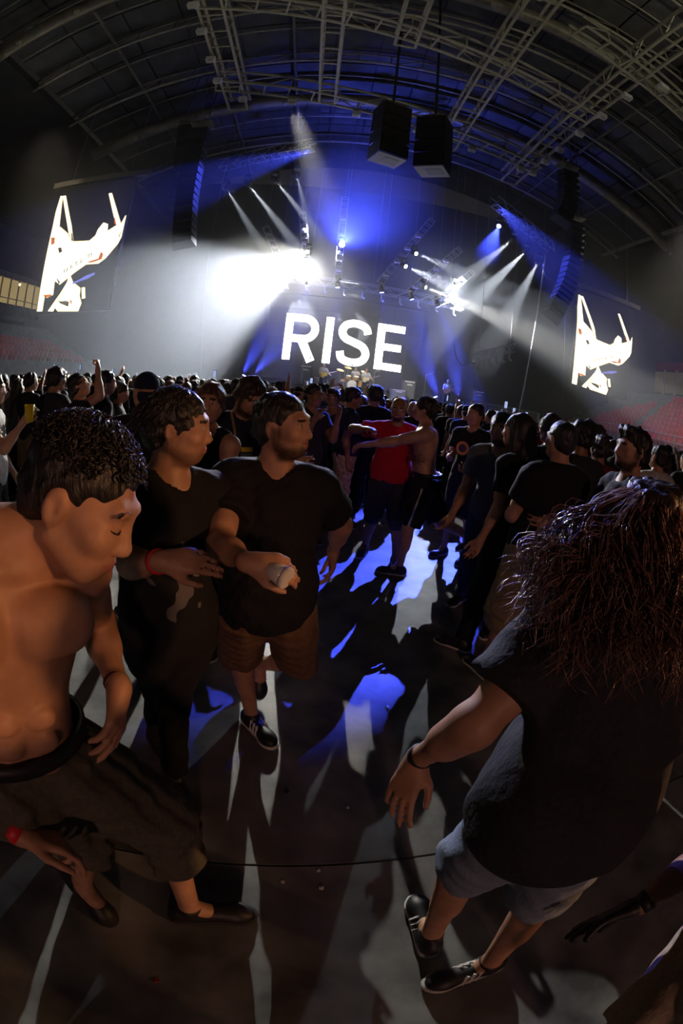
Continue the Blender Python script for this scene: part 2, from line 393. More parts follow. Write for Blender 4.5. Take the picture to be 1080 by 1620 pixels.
# ------------------------------------------------------------------ word screen
led = empty('video_wall', (-.95, 32.0, 2.3), 'big black video wall showing the word RISE in white', 'screen')
MB().box((0, .25, 3.0), (10.6, .3, 6.0)).build('cabinet', M_BLACK, led)
M_LEDOFF = mat('led_surface_dark', (.03, .03, .034), .35, 0, .2, 30)
tile = MB().box((0, 0, 0), (1.04, .06, .985)).mesh('led_panel', M_LEDOFF)
for i in range(10):
    for k in range(6):
        o = link('led_panel', tile, led); o.location = (-4.77+1.06*i, .06, .5+1.0*k)
M_LED = emit_mat('led_white', (1.0, .97, .92), 7.0)
def arc2(cx, cy, rx, ry, a0, a1, n=14): return [(cx+rx*math.cos(math.radians(a0+(a1-a0)*i/n)), cy+ry*math.sin(math.radians(a0+(a1-a0)*i/n))) for i in range(n+1)]
def ribbon(pts, w):
    L, R = [], []
    for i, p in enumerate(pts):
        a = pts[max(0, i-1)]; b = pts[min(len(pts)-1, i+1)]; dx, dy = b[0]-a[0], b[1]-a[1]; l = math.hypot(dx, dy)
        L.append((p[0]-dy/l*w/2, p[1]+dx/l*w/2)); R.append((p[0]+dy/l*w/2, p[1]-dx/l*w/2))
    return [[L[i], L[i+1], R[i+1], R[i]] for i in range(len(pts)-1)]
def catmull(p, n=5):
    out = []
    q = [p[0]]+list(p)+[p[-1]]
    for i in range(1, len(q)-2):
        for k in range(n):
            t = k/n; out.append(tuple(.5*((2*q[i][c])+(-q[i-1][c]+q[i+1][c])*t+(2*q[i-1][c]-5*q[i][c]+4*q[i+1][c]-q[i+2][c])*t*t+(-q[i-1][c]+3*q[i][c]-3*q[i+1][c]+q[i+2][c])*t**3) for c in range(len(p[0]))))
    out.append(tuple(p[-1])); return out
ST = .16
def rect(x0, y0, x1, y1): return [[(x0, y0), (x1, y0), (x1, y1), (x0, y1)]]
bowl = [(.08, .92)] + [(.40, .92)] + arc2(.40, .695, .225, .225, 80, -80, 12) + [(.40, .47), (.08, .47)]
GLYPHS = {'letter_r': (0, rect(0, 0, ST, 1) + ribbon(bowl, ST) + ribbon([(.36, .46), (.60, 0)], ST*1.08)),
          'letter_i': (.84, rect(0, 0, ST, 1)),
          'letter_s': (1.11, ribbon(catmull([(.625, .72), (.56, .86), (.35, .925), (.15, .87), (.085, .72), (.16, .585), (.34, .515), (.54, .43), (.62, .275), (.54, .125), (.34, .075), (.13, .135), (.075, .29)], 5), ST)),
          'letter_e': (1.93, rect(0, 0, ST, 1) + rect(ST-.01, 0, .58, ST*.94) + rect(ST-.01, .43, .53, .43+ST*.92) + rect(ST-.01, 1-ST*.94, .58, 1))}
lh = 3.25
for nm, (ox, polys) in GLYPHS.items():
    mb = MB()
    for pl in polys:
        s = sum(pl[i][0]*pl[(i+1) % len(pl)][1]-pl[(i+1) % len(pl)][0]*pl[i][1] for i in range(len(pl)))
        if s < 0: pl = pl[::-1]
        mb.prism([((x+ox)*lh, y*lh) for x, y in pl], .02, (-4.10, 0, 1.35), (1, 0, 0), (0, 0, 1))
    mb.build(nm, M_LED, led)
MB().box((0, .3, 6.25), (11.2, .5, .4)).build('header_frame', M_BLACK, led)
for x in (-5.5, 5.5): MB().box((x, .3, 3), (.35, .5, 6)).build('side_frame', M_BLACK, led)

# ------------------------------------------------------------------ side screens with the live close-up of a guitar
LS = [(348, 108), (356, 110), (335, 290), (300, 400), (262, 600), (238, 765), (213, 765), (232, 640), (285, 380), (320, 200)]
BODY = [(330, 280), (345, 290), (385, 325), (410, 370), (470, 368), (510, 365), (545, 335), (560, 300), (590, 262), (612, 270), (610, 310), (660, 280), (690, 268), (792, 210), (770, 305), (710, 340), (668, 380), (600, 460), (560, 490), (490, 495), (420, 545), (340, 610), (310, 590), (300, 670), (270, 685), (235, 640), (262, 480), (300, 350)]
S2 = [(360, 108), (372, 108), (405, 280), (415, 370), (395, 320)]
S3 = [(622, 93), (634, 93), (685, 265), (668, 280), (655, 240)]
LOW = [(395, 550), (412, 600), (455, 635), (450, 680), (460, 720), (445, 762), (330, 762), (315, 745), (345, 690), (385, 600)]
DIA = [(390, 585), (300, 765), (275, 765), (345, 665)]
KNOB = [(468, 630), (480, 630), (482, 690), (470, 692)]
RED = [[(292, 345), (315, 345), (312, 380), (292, 390)], [(575, 425), (590, 440), (580, 470), (520, 490), (490, 485), (560, 465)], [(395, 705), (410, 700), (408, 735)], [(245, 672), (300, 668), (285, 684), (255, 684)], [(650, 232), (656, 232), (664, 278), (652, 268)]]
DARK = [[(x, y), (x+5, y-2), (x+8, y+24), (x+3, y+26)] for x, y in ((362, 522), (372, 518), (380, 512), (398, 500), (405, 496), (428, 484), (436, 480), (455, 468), (462, 464), (500, 440), (508, 436), (518, 432), (675, 320), (684, 316), (692, 313), (740, 288), (750, 283), (760, 278))] + [[(330, 708), (380, 705), (395, 712), (390, 740), (345, 722)], [(330, 405), (350, 400), (356, 425), (338, 436)], [(405, 318), (412, 322), (418, 362), (410, 366)], [(318, 570), (325, 575), (345, 600), (335, 610)]]
BLUE = [[(412, 603), (450, 585), (490, 562), (540, 543), (542, 555), (500, 580), (455, 595), (414, 614)]]
M_SCR = emit_mat('screen_hot_white', (1.0, .93, .66), 3.4)
M_SCRY = emit_mat('screen_cream', (1.0, .78, .36), 1.3)
M_SCRR = emit_mat('screen_orange', (.8, .18, .02), .8)
M_SCRB = emit_mat('screen_blue', (.25, .25, 1.0), .7)
M_SCRD = emit_mat('screen_dark_print', (.10, .07, .02), .6)
M_SCRBG = emit_mat('screen_black', (.10, .09, .05), .06)
LSC = (-15.65, -10.9, 5.30, 12.95, 22.0); RSC = (16.85, 22.0, 4.75, 11.75, 28.0)
def norm_poly(poly):
    out = []
    for cx, cyy in poly:
        p = at_y(cx/3.6, 280+cyy/3.6, LSC[4]); out.append(((p.x-CAM.x-LSC[0])/(LSC[1]-LSC[0]), (p.z-LSC[2])/(LSC[3]-LSC[2])))
    return [(min(1, max(0, u)), min(1, max(0, v))) for u, v in out]
def tri_poly(poly):
    bm = bmesh.new(); vs = [bm.verts.new((x, 0, z)) for x, z in poly]; bm.faces.new(vs); bmesh.ops.triangulate(bm, faces=bm.faces[:])
    return bm
def grow(poly, d):
    cx = sum(p[0] for p in poly)/len(poly); out = []; n = len(poly)
    A = sum(poly[i][0]*poly[(i+1) % n][1]-poly[(i+1) % n][0]*poly[i][1] for i in range(n)); sg = 1 if A > 0 else -1
    for i in range(n):
        a, b, c = poly[i-1], poly[i], poly[(i+1) % n]
        dx, dy = c[0]-a[0], c[1]-a[1]; l = math.hypot(dx, dy)+1e-9
        out.append((b[0]+sg*dy/l*d, b[1]-sg*dx/l*d))
    return out
def side_screen(S, label):
    w, h = S[1]-S[0], S[3]-S[2]
    t = empty('side_screen', (CAM.x+(S[0]+S[1])/2, S[4], S[2]), label, 'screen', 'hung side screens')
    MB().box((0, .2, h/2), (w+.1, .3, h+.1)).build('cabinet', M_BLACK, t)
    MB().box((0, .03, h/2), (w, .04, h)).build('screen_surface', M_SCRBG, t)
    me = bpy.data.meshes.new('screen_picture'); bm = bmesh.new()
    def add(polys, y, mi, gr=0):
        for p in polys:
            q = [((u-.5)*w, v*h) for u, v in norm_poly(p)]
            if gr: q = grow(q, gr)
            vs = [bm.verts.new((x, y, z)) for x, z in q]
            try:
                f = bm.faces.new(vs); f.material_index = mi
            except ValueError: pass
    big = [BODY, LS, S2, S3, LOW, DIA, KNOB]
    add(big, .000, 1, .05); add(big, -.012, 0); add(RED, -.024, 2); add(DARK, -.024, 3); add(BLUE, -.024, 4)
    bmesh.ops.triangulate(bm, faces=bm.faces[:]); bmesh.ops.recalc_face_normals(bm, faces=bm.faces[:]); bm.to_mesh(me)
    for m in (M_SCR, M_SCRY, M_SCRR, M_SCRD, M_SCRB): me.materials.append(m)
    link('screen_picture', me, t)
    for x in (-w*.4, w*.4):
        MB().tube([(x, .2, h), (x, .2, vault(t.location.x)+1.1-S[2])], .03, 5).build('hanging_chain', M_CHAIN, t)
    MB().box((0, .2, h+.35), (w+1.5, .35, .35)).build('hanging_beam', M_DARKSTEEL, t)
side_screen(LSC, 'left hung screen showing a bright close-up of hands on a guitar')
side_screen(RSC, 'right hung screen showing the guitar close-up in front of the red seats')

# ------------------------------------------------------------------ moving head lamps
M_LENSW = emit_mat('lens_white', (1.0, .98, .9), 30); M_LENSB = emit_mat('lens_blue', (.12, .14, 1.0), 60); M_LENSOFF = mat('lens_off', (.1, .1, .14), .1)
SEGS = []
def near_seg(p, a, b):
    d = b-a; return a+d*max(0., min(1., (p-a).dot(d)/d.dot(d)))
def moving_head(loc, target, label, lens, up=(0, 0, 1), size=1.0, group='moving head lamps of the stage rig', lens_r=.12):
    loc = Vector(loc); t = empty('moving_head_lamp', loc, label, 'stage lamp', group)
    d = (Vector(target)-loc).normalized(); u = Vector(up).normalized(); side = d.cross(u)
    side = side.normalized() if side.length > .05 else Vector((1, 0, 0))
    s = size
    MB().box(u*.42*s, (.34*s, .34*s, .16*s), frame(u)).build('base', M_BLACK, t)
    for sg in (-1, 1): MB().bar(side*.21*s*sg + u*.36*s, side*.21*s*sg - u*.06*s, .05*s, .12*s).build('yoke_arm', M_BLACK, t)
    MB().lathe(-d*.24*s, d, [(.08*s, 0), (.15*s, .06*s), (.16*s, .3*s), (.14*s, .44*s)], 14).build('head', M_BLACK, t, True)
    best = min(((near_seg(loc, a_, b_)-loc).length, i_) for i_, (a_, b_) in enumerate(SEGS)) if SEGS else (9, 0)
    end = near_seg(loc, *SEGS[best[1]])-loc if best[0] < 4.5 else u*.46*s+Vector((0, .42, .12))
    MB().bar(u*.46*s, end+(end-u*.46*s).normalized()*.55, .06*s).build('clamp', M_BLACK, t)
    MB().lathe(d*.19*s, d, [(lens_r*s, 0), (lens_r*s, .015)], 14).build('lens', lens, t)
    return t
WHT = (1.0, .97, .86); COOL = (.86, .92, 1.0); BLU = (.06, .09, 1.0)
def beam(src, dst, watts, color, deg, label, lens=None, blend=.35, **k):
    src, dst = Vector(src), Vector(dst); d = (dst-src).normalized()
    moving_head(src, dst, label, lens or (M_LENSB if color is BLU else M_LENSW), **k)
    spot_lamp('lamp_beam', src+d*.26, dst, watts, color, deg, blend, .05)

# diagonal lamp pods: short ladder trusses hung in a fan
PODR = bar_mesh('rail', M_ALU, .05); PODX = bar_mesh('rung', M_ALU, .035)
podbox = MB().box((0, 0, 0), (.34, .22, .16)).mesh('pod_case', M_WHITEBOX)
def pod(p0, p1, y, label, w=.42):
    a, b = at_y(*p0, y), at_y(*p1, y); d = b-a; s = d.normalized().cross(Vector((0, 1, 0)))*(w/2); f = Vector((0, .35, 0))
    SEGS.append((a, b)); t = empty('lamp_pod_truss', b, label, 'truss', 'lamp pods hung in a fan')
    for q in (s, -s): place_bar('rail', PODR, a+q, b+q, t); place_bar('rail', PODR, a+q+f, b+q+f, t)
    n = max(4, int(d.length/.45))
    for i in range(n+1): p = a+d*(i/n); place_bar('rung', PODX, p-s, p+s, t); place_bar('rung', PODX, p-s+f, p+s+f, t)
    for q in (.3, .5, .7, .9):
        o = link('pod_case', podbox, t); o.location = a+d*q-b+Vector((0, -.12, 0))
    for q in (0, 1):
        p = a+d*q; MB().tube([p-b, Vector((p.x, p.y, vault(p.x)+1.1))-b], .012, 4).build('hanging_cable', M_CHAIN, t)
pod((420, 358), (441, 408), 29.5, 'small dim lamp pod inside the big white beam')
pod((478, 335), (488, 438), 28.0, 'upright lamp pod carrying the dazzling white lamp')
pod((546, 312), (534, 442), 28.5, 'upright lamp pod carrying the bright blue lamp')
pod((684, 347), (602, 446), 27.5, 'slanted lamp pod right of the blue lamp with white beams')
pod((728, 394), (648, 462), 28.5, 'slanted lamp pod behind the slanted pod with white beams')
pod((748, 430), (688, 478), 29.5, 'slanted lamp pod beside the round white glare')

# horizontal lamp trusses
def box_truss(a, b, w, label, n, name='lamp_truss', group='flown lamp trusses'):
    a, b = Vector(a), Vector(b); SEGS.append((a, b)); d = b-a; t = empty(name, a, label, 'truss', group)
    s = d.normalized().cross(Vector((0, 0, 1))).normalized()*(w/2); u = Vector((0, 0, w))
    for q in (s, -s): place_bar('rail', PODR, a+q, b+q, t); place_bar('rail', PODR, a+q+u, b+q+u, t)
    for i in range(n):
        p, p2 = a+d*(i/n), a+d*((i+1)/n)
        for q in (s, -s): place_bar('brace', PODX, p+q+(u if i % 2 else u*0), p2+q+(u*0 if i % 2 else u), t)
        place_bar('brace', PODX, p-s, p+s, t)
    return t
uL0, uL1 = at_y(350, 268, 23.0), at_y(495, 236, 21.0)
tr = box_truss(uL0, uL1, .55, 'lamp truss at upper left with four narrow white beams', 12)
for q in (.15, .85): p = uL0.lerp(uL1, q); MB().tube([p-uL0, Vector((p.x, p.y, GZ+2))-uL0], .02, 4).build('hanging_chain', M_CHAIN, tr)
uR0, uR1 = at_y(782, 325, 22.0), at_y(872, 398, 24.5)
tr = box_truss(uR0, uR1, .55, 'lamp truss at upper right with four beams pointing back down', 12)
for q in (.15, .85): p = uR0.lerp(uR1, q); MB().tube([p-uR0, Vector((p.x, p.y, GZ+2))-uR0], .02, 4).build('hanging_chain', M_CHAIN, tr)
for q in (.1, .26, .4, .56, .7, .9):
    moving_head(uL0.lerp(uL1, q)+Vector((0, 0, .15)), uL0.lerp(uL1, q)+Vector((0, -1, -3)), 'unlit lamp clamped along the truss with four beams', M_LENSOFF, size=.9, group='unlit lamps of the upper trusses')
    moving_head(uR0.lerp(uR1, q)+Vector((0, 0, .15)), uR0.lerp(uR1, q)+Vector((0, -1, -3)), 'unlit lamp clamped along the truss whose beams point back down', M_LENSOFF, size=.9, group='unlit lamps of the upper trusses')
l0, l1 = at_y(748, 572, 25.0), at_y(811, 557, 25.0)
lt = box_truss(l0, l1, .5, 'low flown truss right of the word screen with hooked lamps', 9)
hook = MB().tube([(0, 0, 0), (0, 0, -.28), (.04, -.05, -.40), (.14, -.1, -.44)], .05, 6).mesh('hook_lamp', M_WHITEBOX)
for i in range(6):
    o = link('hook_lamp', hook, lt); o.location = (l1-l0)*((i+.5)/6)
for q in (.1, .9): p = l0.lerp(l1, q); MB().tube([p-l0, Vector((p.x, p.y, vault(p.x)+1.1))-l0], .015, 4).build('hanging_cable', M_CHAIN, lt)
MB().tube([Vector(v)-l0 for v in catmull([at_y(748, 572, 25), at_y(732, 578, 25.5), at_y(722, 566, 26), at_y(718, 545, 26.5)], 5)], .03, 5).build('power_cable', M_CABLE, lt)
# header truss above the word screen with a row of hooked lamps
h0, h1 = Vector((-5.8, 30.6, 8.9)), Vector((6.6, 30.6, 8.6))
ht = box_truss(h0, h1, .5, 'truss over the word screen with a row of small hooked lamps', 16)
for q in (.08, .5, .92): p = h0.lerp(h1, q); MB().tube([p-h0, Vector((p.x, p.y, vault(p.x)+1.1))-h0], .015, 4).build('hanging_cable', M_CHAIN, ht)
for i in range(10):
    o = link('hook_lamp', hook, ht); o.location = (h1-h0)*((i+.5)/10)+Vector((0, -.1, -.1))

# ------------------------------------------------------------------ lit beams (source pixel, depth) -> aimed in the hall
def S(px, py, y): return at_y(px, py, y)
beam(S(486, 412, 27.7), S(235, 520, 19.0), 80000, COOL, 44, 'dazzling white lamp on the upright pod flooding the haze to the left', blend=.5, size=1.1, lens_r=.15)
for (sx, sy, tx, ty), w in zip(((357, 297, 420, 400), (391, 290, 480, 405), (434, 284, 505, 372), (469, 276, 487, 350)), (45000, 80000, 60000, 30000)):
    beam(S(sx, sy, 22.6), S(tx, ty, 27.0), w, COOL, 9, 'small lamp under the upper truss sending a narrow white beam towards the word screen', group='narrow white beam lamps left')
for (sx, sy, tx, ty), w in zip(((789, 357, 735, 405), (812, 378, 742, 435), (832, 397, 765, 462), (852, 413, 815, 480))[0:], (1, 75000, 120000, 70000)):
    if w == 1: continue
    beam(S(sx, sy, 23.4), S(tx, ty, 28.0), w, COOL, 13, 'small lamp under the upper right truss sending a narrow beam back down', group='narrow white beam lamps right')
beam(S(638, 420, 27.2), S(730, 462, 24.0), 26000, COOL, 17, 'lamp on the slanted pod throwing a broad white beam to the right', blend=.4)
beam(S(669, 453, 28.2), S(900, 560, 23.0), 80000, WHT, 14, 'lamp on the slanted pod throwing a long white beam over the right crowd', blend=.5)
beam(S(655, 400, 27.2), S(715, 425, 24.5), 16000, COOL, 13, 'lamp high on the slanted pod with a faint short beam')
for sx, sy, tx, ty, w in ((487, 447, 478, 480, 12000), (534, 450, 532, 490, 10000), (603, 458, 609, 500, 10000), (650, 469, 668, 525, 18000), (691, 481, 725, 560, 22000)):
    beam(S(sx, sy, 28.0), S(tx, ty, 28.0), w, BLU, 17, 'small lamp at a pod foot sending a blue beam straight down', group='blue down beams')
beam(S(789, 357, 23.4), (-2.0, 4.6, 0), 110000, BLU, 7.4, 'lamp at the end of the upper right truss throwing blue light on the open floor', blend=.5)
# lamps facing the hall: blue star, white glare, wide washes towards the pit
beam(S(540, 388, 28.0), (-1.2, 8.0, 9.2), 50000, BLU, 34, 'bright blue lamp on the middle upright pod facing the hall', blend=.6, size=1.1, lens_r=.17)
beam(S(720, 455, 29.0), (-2.0, 5.0, 0.5), 6000, COOL, 34, 'lamp among the slanted pods glaring white at the hall', blend=.5, size=1.1, lens_r=.17)
beam(S(489, 425, 27.6), (-2.8, 2.5, 0.3), 26000, WHT, 26, 'white lamp below the dazzling lamp aimed at the open floor', blend=.5)

beam(S(487, 398, 27.6), (-7.5, 7.0, 1.2), 34000, WHT, 21, 'added white lamp above the dazzling lamp aimed at the people by the left stand', blend=.5)  # extra lamp added to rim-light the people at the left
# ------------------------------------------------------------------ line arrays
def line_array(pts, y, w, label, lit=True, group='flown line arrays', fade=0):
    P = [at_y(px, py, y+dy) for px, py, dy in pts]; P = [Vector(q) for q in catmull([tuple(p) for p in P], 4)]
    t = empty('line_array', P[0], label, 'loudspeaker', group); L = t.location
    tot = sum((P[i+1]-P[i]).length for i in range(len(P)-1)); n = max(6, int(tot/.42)); acc = 0; k = 0; out = [P[0]]
    step = tot/n; target = step
    for i in range(len(P)-1):
        seg = (P[i+1]-P[i]).length
        while acc+seg >= target-1e-6: out.append(P[i].lerp(P[i+1], (target-acc)/seg)); target += step
        acc += seg
    for a, b in zip(out[:-1], out[1:]):
        d = (b-a); c = (a+b)/2-L; R = frame(d, (1, 0, 0)); h = d.length*.93
        box = MB().add([R @ Vector(v) + c for v in ((-w/2, -.25, -h/2), (w/2, -.25, -h/2), (w/2*.8, .4, -h/2*.7), (-w/2*.8, .4, -h/2*.7), (-w/2, -.25, h/2), (w/2, -.25, h/2), (w/2*.8, .4, h/2*.7), (-w/2*.8, .4, h/2*.7))],
                       [(0, 3, 2, 1), (4, 5, 6, 7), (0, 1, 5, 4), (1, 2, 6, 5), (2, 3, 7, 6), (3, 0, 4, 7)]).build('array_cabinet', M_CAB, t)
        MB().box(R @ Vector((0, -.27, 0)) + c, (w*.9, .03, h*.85), R).build('grille', M_GRILLE, box)
    MB().box(Vector((0, 0, .35)), (w, .8, .12)).build('fly_bar', M_DARKSTEEL, t)
    for x in (-.25, .25): MB().tube([(x, 0, .3), (x, 0, max(1, vault(L.x)+1.1-L.z))], .03, 4).build('hanging_chain', M_CHAIN, t)
    return t
line_array(((318, 205, 0), (305, 258, 0), (294, 320, -.1), (290, 390, -.6)), 20.5, 1.1, 'tall dark loudspeaker array with a blue lit edge hanging at the left')
line_array(((297, 200, 0), (290, 262, 0), (283, 330, 0)), 22.5, 1.1, 'dark side loudspeaker array tucked behind the left array')
line_array(((910, 352, 0), (908, 400, 0), (895, 455, -.2), (872, 503, -.9)), 22.5, 1.1, 'curved loudspeaker array with blue lit cabinets hanging at the right')
line_array(((898, 272, 0), (899, 315, 0), (886, 352, -.3)), 20.0, 1.1, 'black loudspeaker array hung high behind the right one')
# two hung subwoofer blocks with pale undersides
def sub_block(px, py0, py1, y, rz, label):
    top, bot = at_y(px+3, py0, y), at_y(px, py1, y); h = top.z-bot.z; t = empty('hung_speaker_block', (bot.x, y, bot.z), label, 'loudspeaker', 'hung speaker blocks'); t.rotation_euler = (0, 0, rz)
    n = 4
    for k in range(n):
        b = MB().box((0, 0, h*(k+.5)/n), (1.18, 1.0, h/n-.03)).build('cabinet', M_CAB, t)
        MB().box((0, -.51, h*(k+.5)/n), (1.08, .03, h/n-.12)).build('grille', M_GRILLE, b)
    MB().box((0, 0, -.03), (1.14, .96, .05)).build('pale_underside', M_WHITEBOX, t); MB().box((.1, 0, -.06), (.6, .5, .02)).build('handle_plate', mat('grey_plate', (.38, .38, .4), .5), t)
    MB().box((0, 0, h+.12), (.9, .7, .14)).build('fly_bar', M_DARKSTEEL, t)
    MB().tube([(0, 0, h+.1), (0, 0, vault(bot.x)+1.1-bot.z)], .06, 6).build('hanging_chain', M_BLACK, t)
sub_block(612, 172, 252, 16.0, .35, 'black hung speaker block with pale underside, the one nearer the word screen middle')
sub_block(683, 192, 270, 16.0, -.55, 'black hung speaker block with pale underside, turned towards the right stand')
# slack cables near the right array and a long stay cable
tag(MB().tube(catmull([tuple(at_y(x, y, 22.5)) for x, y in ((858, 418), (864, 438), (882, 447), (898, 436), (906, 415))], 5), .035, 5).build('slack_cable', M_CABLE, None, True), 'slack cable looping from the upper right truss to the curved array', 'cable')
tag(MB().tube([at_y(862, 405, 23.9), at_y(822, 645, 24.5), Vector((at_y(820, 650, 24.5).x, 24.5, 0))], .05, 5).build('stay_cable', M_ALU), 'long pale cable dropping from the upper right truss to the barrier', 'cable')
for a, b, y in (((893, 440), (888, 640), 24.0), ((331, 395), (318, 600), 26)):
    pa_, pb_ = at_y(*a, y), at_y(*b, y); tag(MB().tube([Vector((pa_.x, y, vault(pa_.x)+.95)), pa_, pb_, Vector((pb_.x, y, .0))], .015, 4).build('rigging_rope', M_CHAIN), 'thin rigging rope hanging beside the stage', 'rope', 'thin hanging ropes')

# ------------------------------------------------------------------ amplifiers, drums, stands, barrier
M_AMP = mat('amp_tolex', (.05, .05, .055), .6); M_AMPG = mat('amp_grille_cloth', (.16, .16, .16), .8, 0, .3, 60); M_TRIM = mat('amp_white_trim', (.75, .75, .72), .5)
def amp(px, py, y, w, h, label, mi=0):
    p = at_y(px, py, y); t = empty('amplifier_cabinet', (p.x, y, SZ), label, 'amplifier', 'amplifiers on the stage')
    MB().box((0, 0, h/2), (w, .45, h)).build('case', M_AMP, t); MB().box((0, -.24, h*.46), (w*.86, .03, h*.8)).build('grille', M_AMPG, t)
    MB().box((0, -.245, h*.93), (w*.8, .03, h*.06)).build('trim', M_TRIM, t); MB().box((0, -.26, h*.8), (w*.4, .02, h*.07)).build('badge', M_TRIM, t)
amp(481, 610, 29.5, .8, 1.65, 'tall pale-edged speaker stack left of the guitarist')
amp(503, 618, 29.6, .8, .95, 'low amplifier beside the guitarist')
amp(644, 630, 29.5, .8, 1.45, 'tall speaker stack right of the singer')
amp(628, 634, 28.8, 1.0, .75, 'low wide amplifier between the singer and the tall stack')
amp(755, 635, 29.0, .7, 1.5, 'blue lit speaker stack right of the bass player')
amp(746, 642, 28.3, 1.2, .6, 'blue lit flight case below the speaker stack')
def wedge(px, y, label):
    p = at_y(px, 620, y); t = empty('stage_monitor', (p.x, y, SZ), label, 'loudspeaker', 'wedge monitors')
    MB().prism([(-.25, 0), (.25, 0), (.2, .2), (-.2, .38)], .6, (-.3, 0, 0), (0, 1, 0), (0, 0, 1)).build('case', M_AMP, t)
    MB().box((0, .05, .33), (.5, .4, .02), Matrix.Rotation(-.42, 3, 'X')).build('grille', M_AMPG, t)
for px in (470, 530, 600, 690): wedge(px, 27.6, 'black wedge monitor at the stage front')
riser = empty('drum_riser', (at_y(560, 610, 30).x, 30.0, SZ), 'pale draped drum riser behind the singer', 'platform')
MB().box((0, 0, .2), (2.8, 2.2, .4)).build('platform', mat('pale_drape', (.35, .36, .36), .8, 0, .3, 6), riser)
MB().box((0, -1.12, .19), (2.9, .04, .38)).build('skirt', mat('grey_skirt', (.42, .43, .42), .85, 0, .3, 8), riser)
kit = empty('drum_kit', (at_y(556, 605, 30).x, 30.0, SZ+.4), 'drum kit with gold cymbals on the pale riser', 'drums')
M_DRUM = mat('drum_shell', (.55, .3, .08), .3); M_SKIN = mat('drum_skin', (.75, .75, .7), .6); M_CYM = mat('brass_cymbal', (.7, .45, .1), .25, 1.)
def drum(c, ax, r, d, nm):
    o = MB().lathe(Vector(c)-Vector(ax).normalized()*d/2, ax, [(r, 0), (r, d)], 18).build(nm, M_DRUM, kit); MB().lathe(Vector(c)+Vector(ax).normalized()*d/2, ax, [(r*.95, 0), (r*.95, .01)], 18).build('drum_head', M_SKIN, o)
    MB().lathe(Vector(c)-Vector(ax).normalized()*d/2, ax, [(r*1.04, 0), (r*1.04, .04)], 18).build('hoop', M_ALU, o)
drum((0, -.3, .3), (0, -1, 0), .3, .45, 'bass_drum'); drum((-.25, -.2, .75), (0, -.4, 1), .17, .2, 'tom'); drum((.25, -.2, .75), (0, -.4, 1), .17, .2, 'tom'); drum((.65, .1, .4), (0, 0, 1), .22, .4, 'floor_tom'); drum((-.55, .1, .5), (0, 0, 1), .18, .15, 'snare')
for x, y, z in ((-.8, -.1, 1.15), (.75, -.2, 1.2), (-.35, -.35, 1.35)):
    MB().tube([(x, y, 0), (x, y, z)], .015, 5).build('cymbal_stand', M_ALU, kit); MB().lathe((x, y, z), (.15, -.35, 1), [(.24, 0), (.03, .035)], 16).build('cymbal', M_CYM, kit)
def mic_stand(px, y, h, label):
    p = at_y(px, 610, y); t = empty('microphone_stand', (p.x, y, SZ), label, 'stand', 'microphone stands')
    MB().tube([(0, 0, 0), (0, 0, h)], .02, 5).build('pole', M_ALU, t); MB().lathe((0, 0, 0), (0, 0, 1), [(.18, 0), (.16, .03)], 12).build('base', M_BLACK, t)
    MB().tube([(0, 0, h), (.35, -.1, h+.15)], .015, 5).build('boom', M_ALU, t); MB().ellipsoid((.38, -.1, h+.16), (.05, .05, .07)).build('microphone', M_GRILLE, t)
mic_stand(476, 28.6, 1.9, 'tall microphone stand left of the speaker stack'); mic_stand(543, 28.4, 1.7, 'microphone stand left of the drum kit'); mic_stand(672, 28.2, 1.9, 'tall microphone stand near the bass player'); mic_stand(590, 28.0, 1.6, 'microphone stand in front of the singer')
fl = empty('stage_ramp', (at_y(712, 640, 27.2).x, 27.2, SZ-.25), 'low white edged platform in front of the bass player', 'platform')
MB().box((0, 0, .2), (2.4, .8, .1)).build('top', M_TRIM, fl)
for x in (-1.1, -.4, .4, 1.1): MB().bar((x, -.35, 0), (x, -.35, .2), .05).build('leg', M_ALU, fl)
bar_e = empty('crowd_barrier', (at_y(800, 650, 26).x, 26, 0), 'grey metal crowd barrier with upright bars at the right of the stage', 'barrier')
br = bar_mesh('bar', M_ALU, .03)
for k in range(30): place_bar('bar', br, bar_e.location+Vector((-2.2+.15*k, 0, 1.0)), bar_e.location+Vector((-2.2+.15*k, 0, 2.3)), bar_e)
bt = bar_mesh('rail', M_ALU, .07)
for z in (1.0, 2.3): place_bar('rail', bt, bar_e.location+Vector((-2.3, 0, z)), bar_e.location+Vector((2.3, 0, z)), bar_e)
for x in (-2.3, 0, 2.3): place_bar('post', bt, bar_e.location+Vector((x, 0, 0)), bar_e.location+Vector((x, 0, 2.3)), bar_e)

# ------------------------------------------------------------------ haze hanging over the stage end of the hall
hz = MB().box((1.0, 26.0, 7.2), (42, 19.0, 14.0)).build('stage_haze', None); hz.data.materials.clear()
hm = bpy.data.materials.new('stage_haze'); hm.use_nodes = True; nt = hm.node_tree; nt.nodes.clear()
vsn = nt.nodes.new('ShaderNodeVolumeScatter'); vo = nt.nodes.new('ShaderNodeOutputMaterial')
vsn.inputs['Color'].default_value = (.92, .95, 1, 1); vsn.inputs['Density'].default_value = .016; vsn.inputs['Anisotropy'].default_value = .25
nt.links.new(vsn.outputs[0], vo.inputs['Volume']); hz.data.materials.append(hm)
tag(hz, 'thin haze filling the air around the stage lamps', 'haze', kind='stuff')
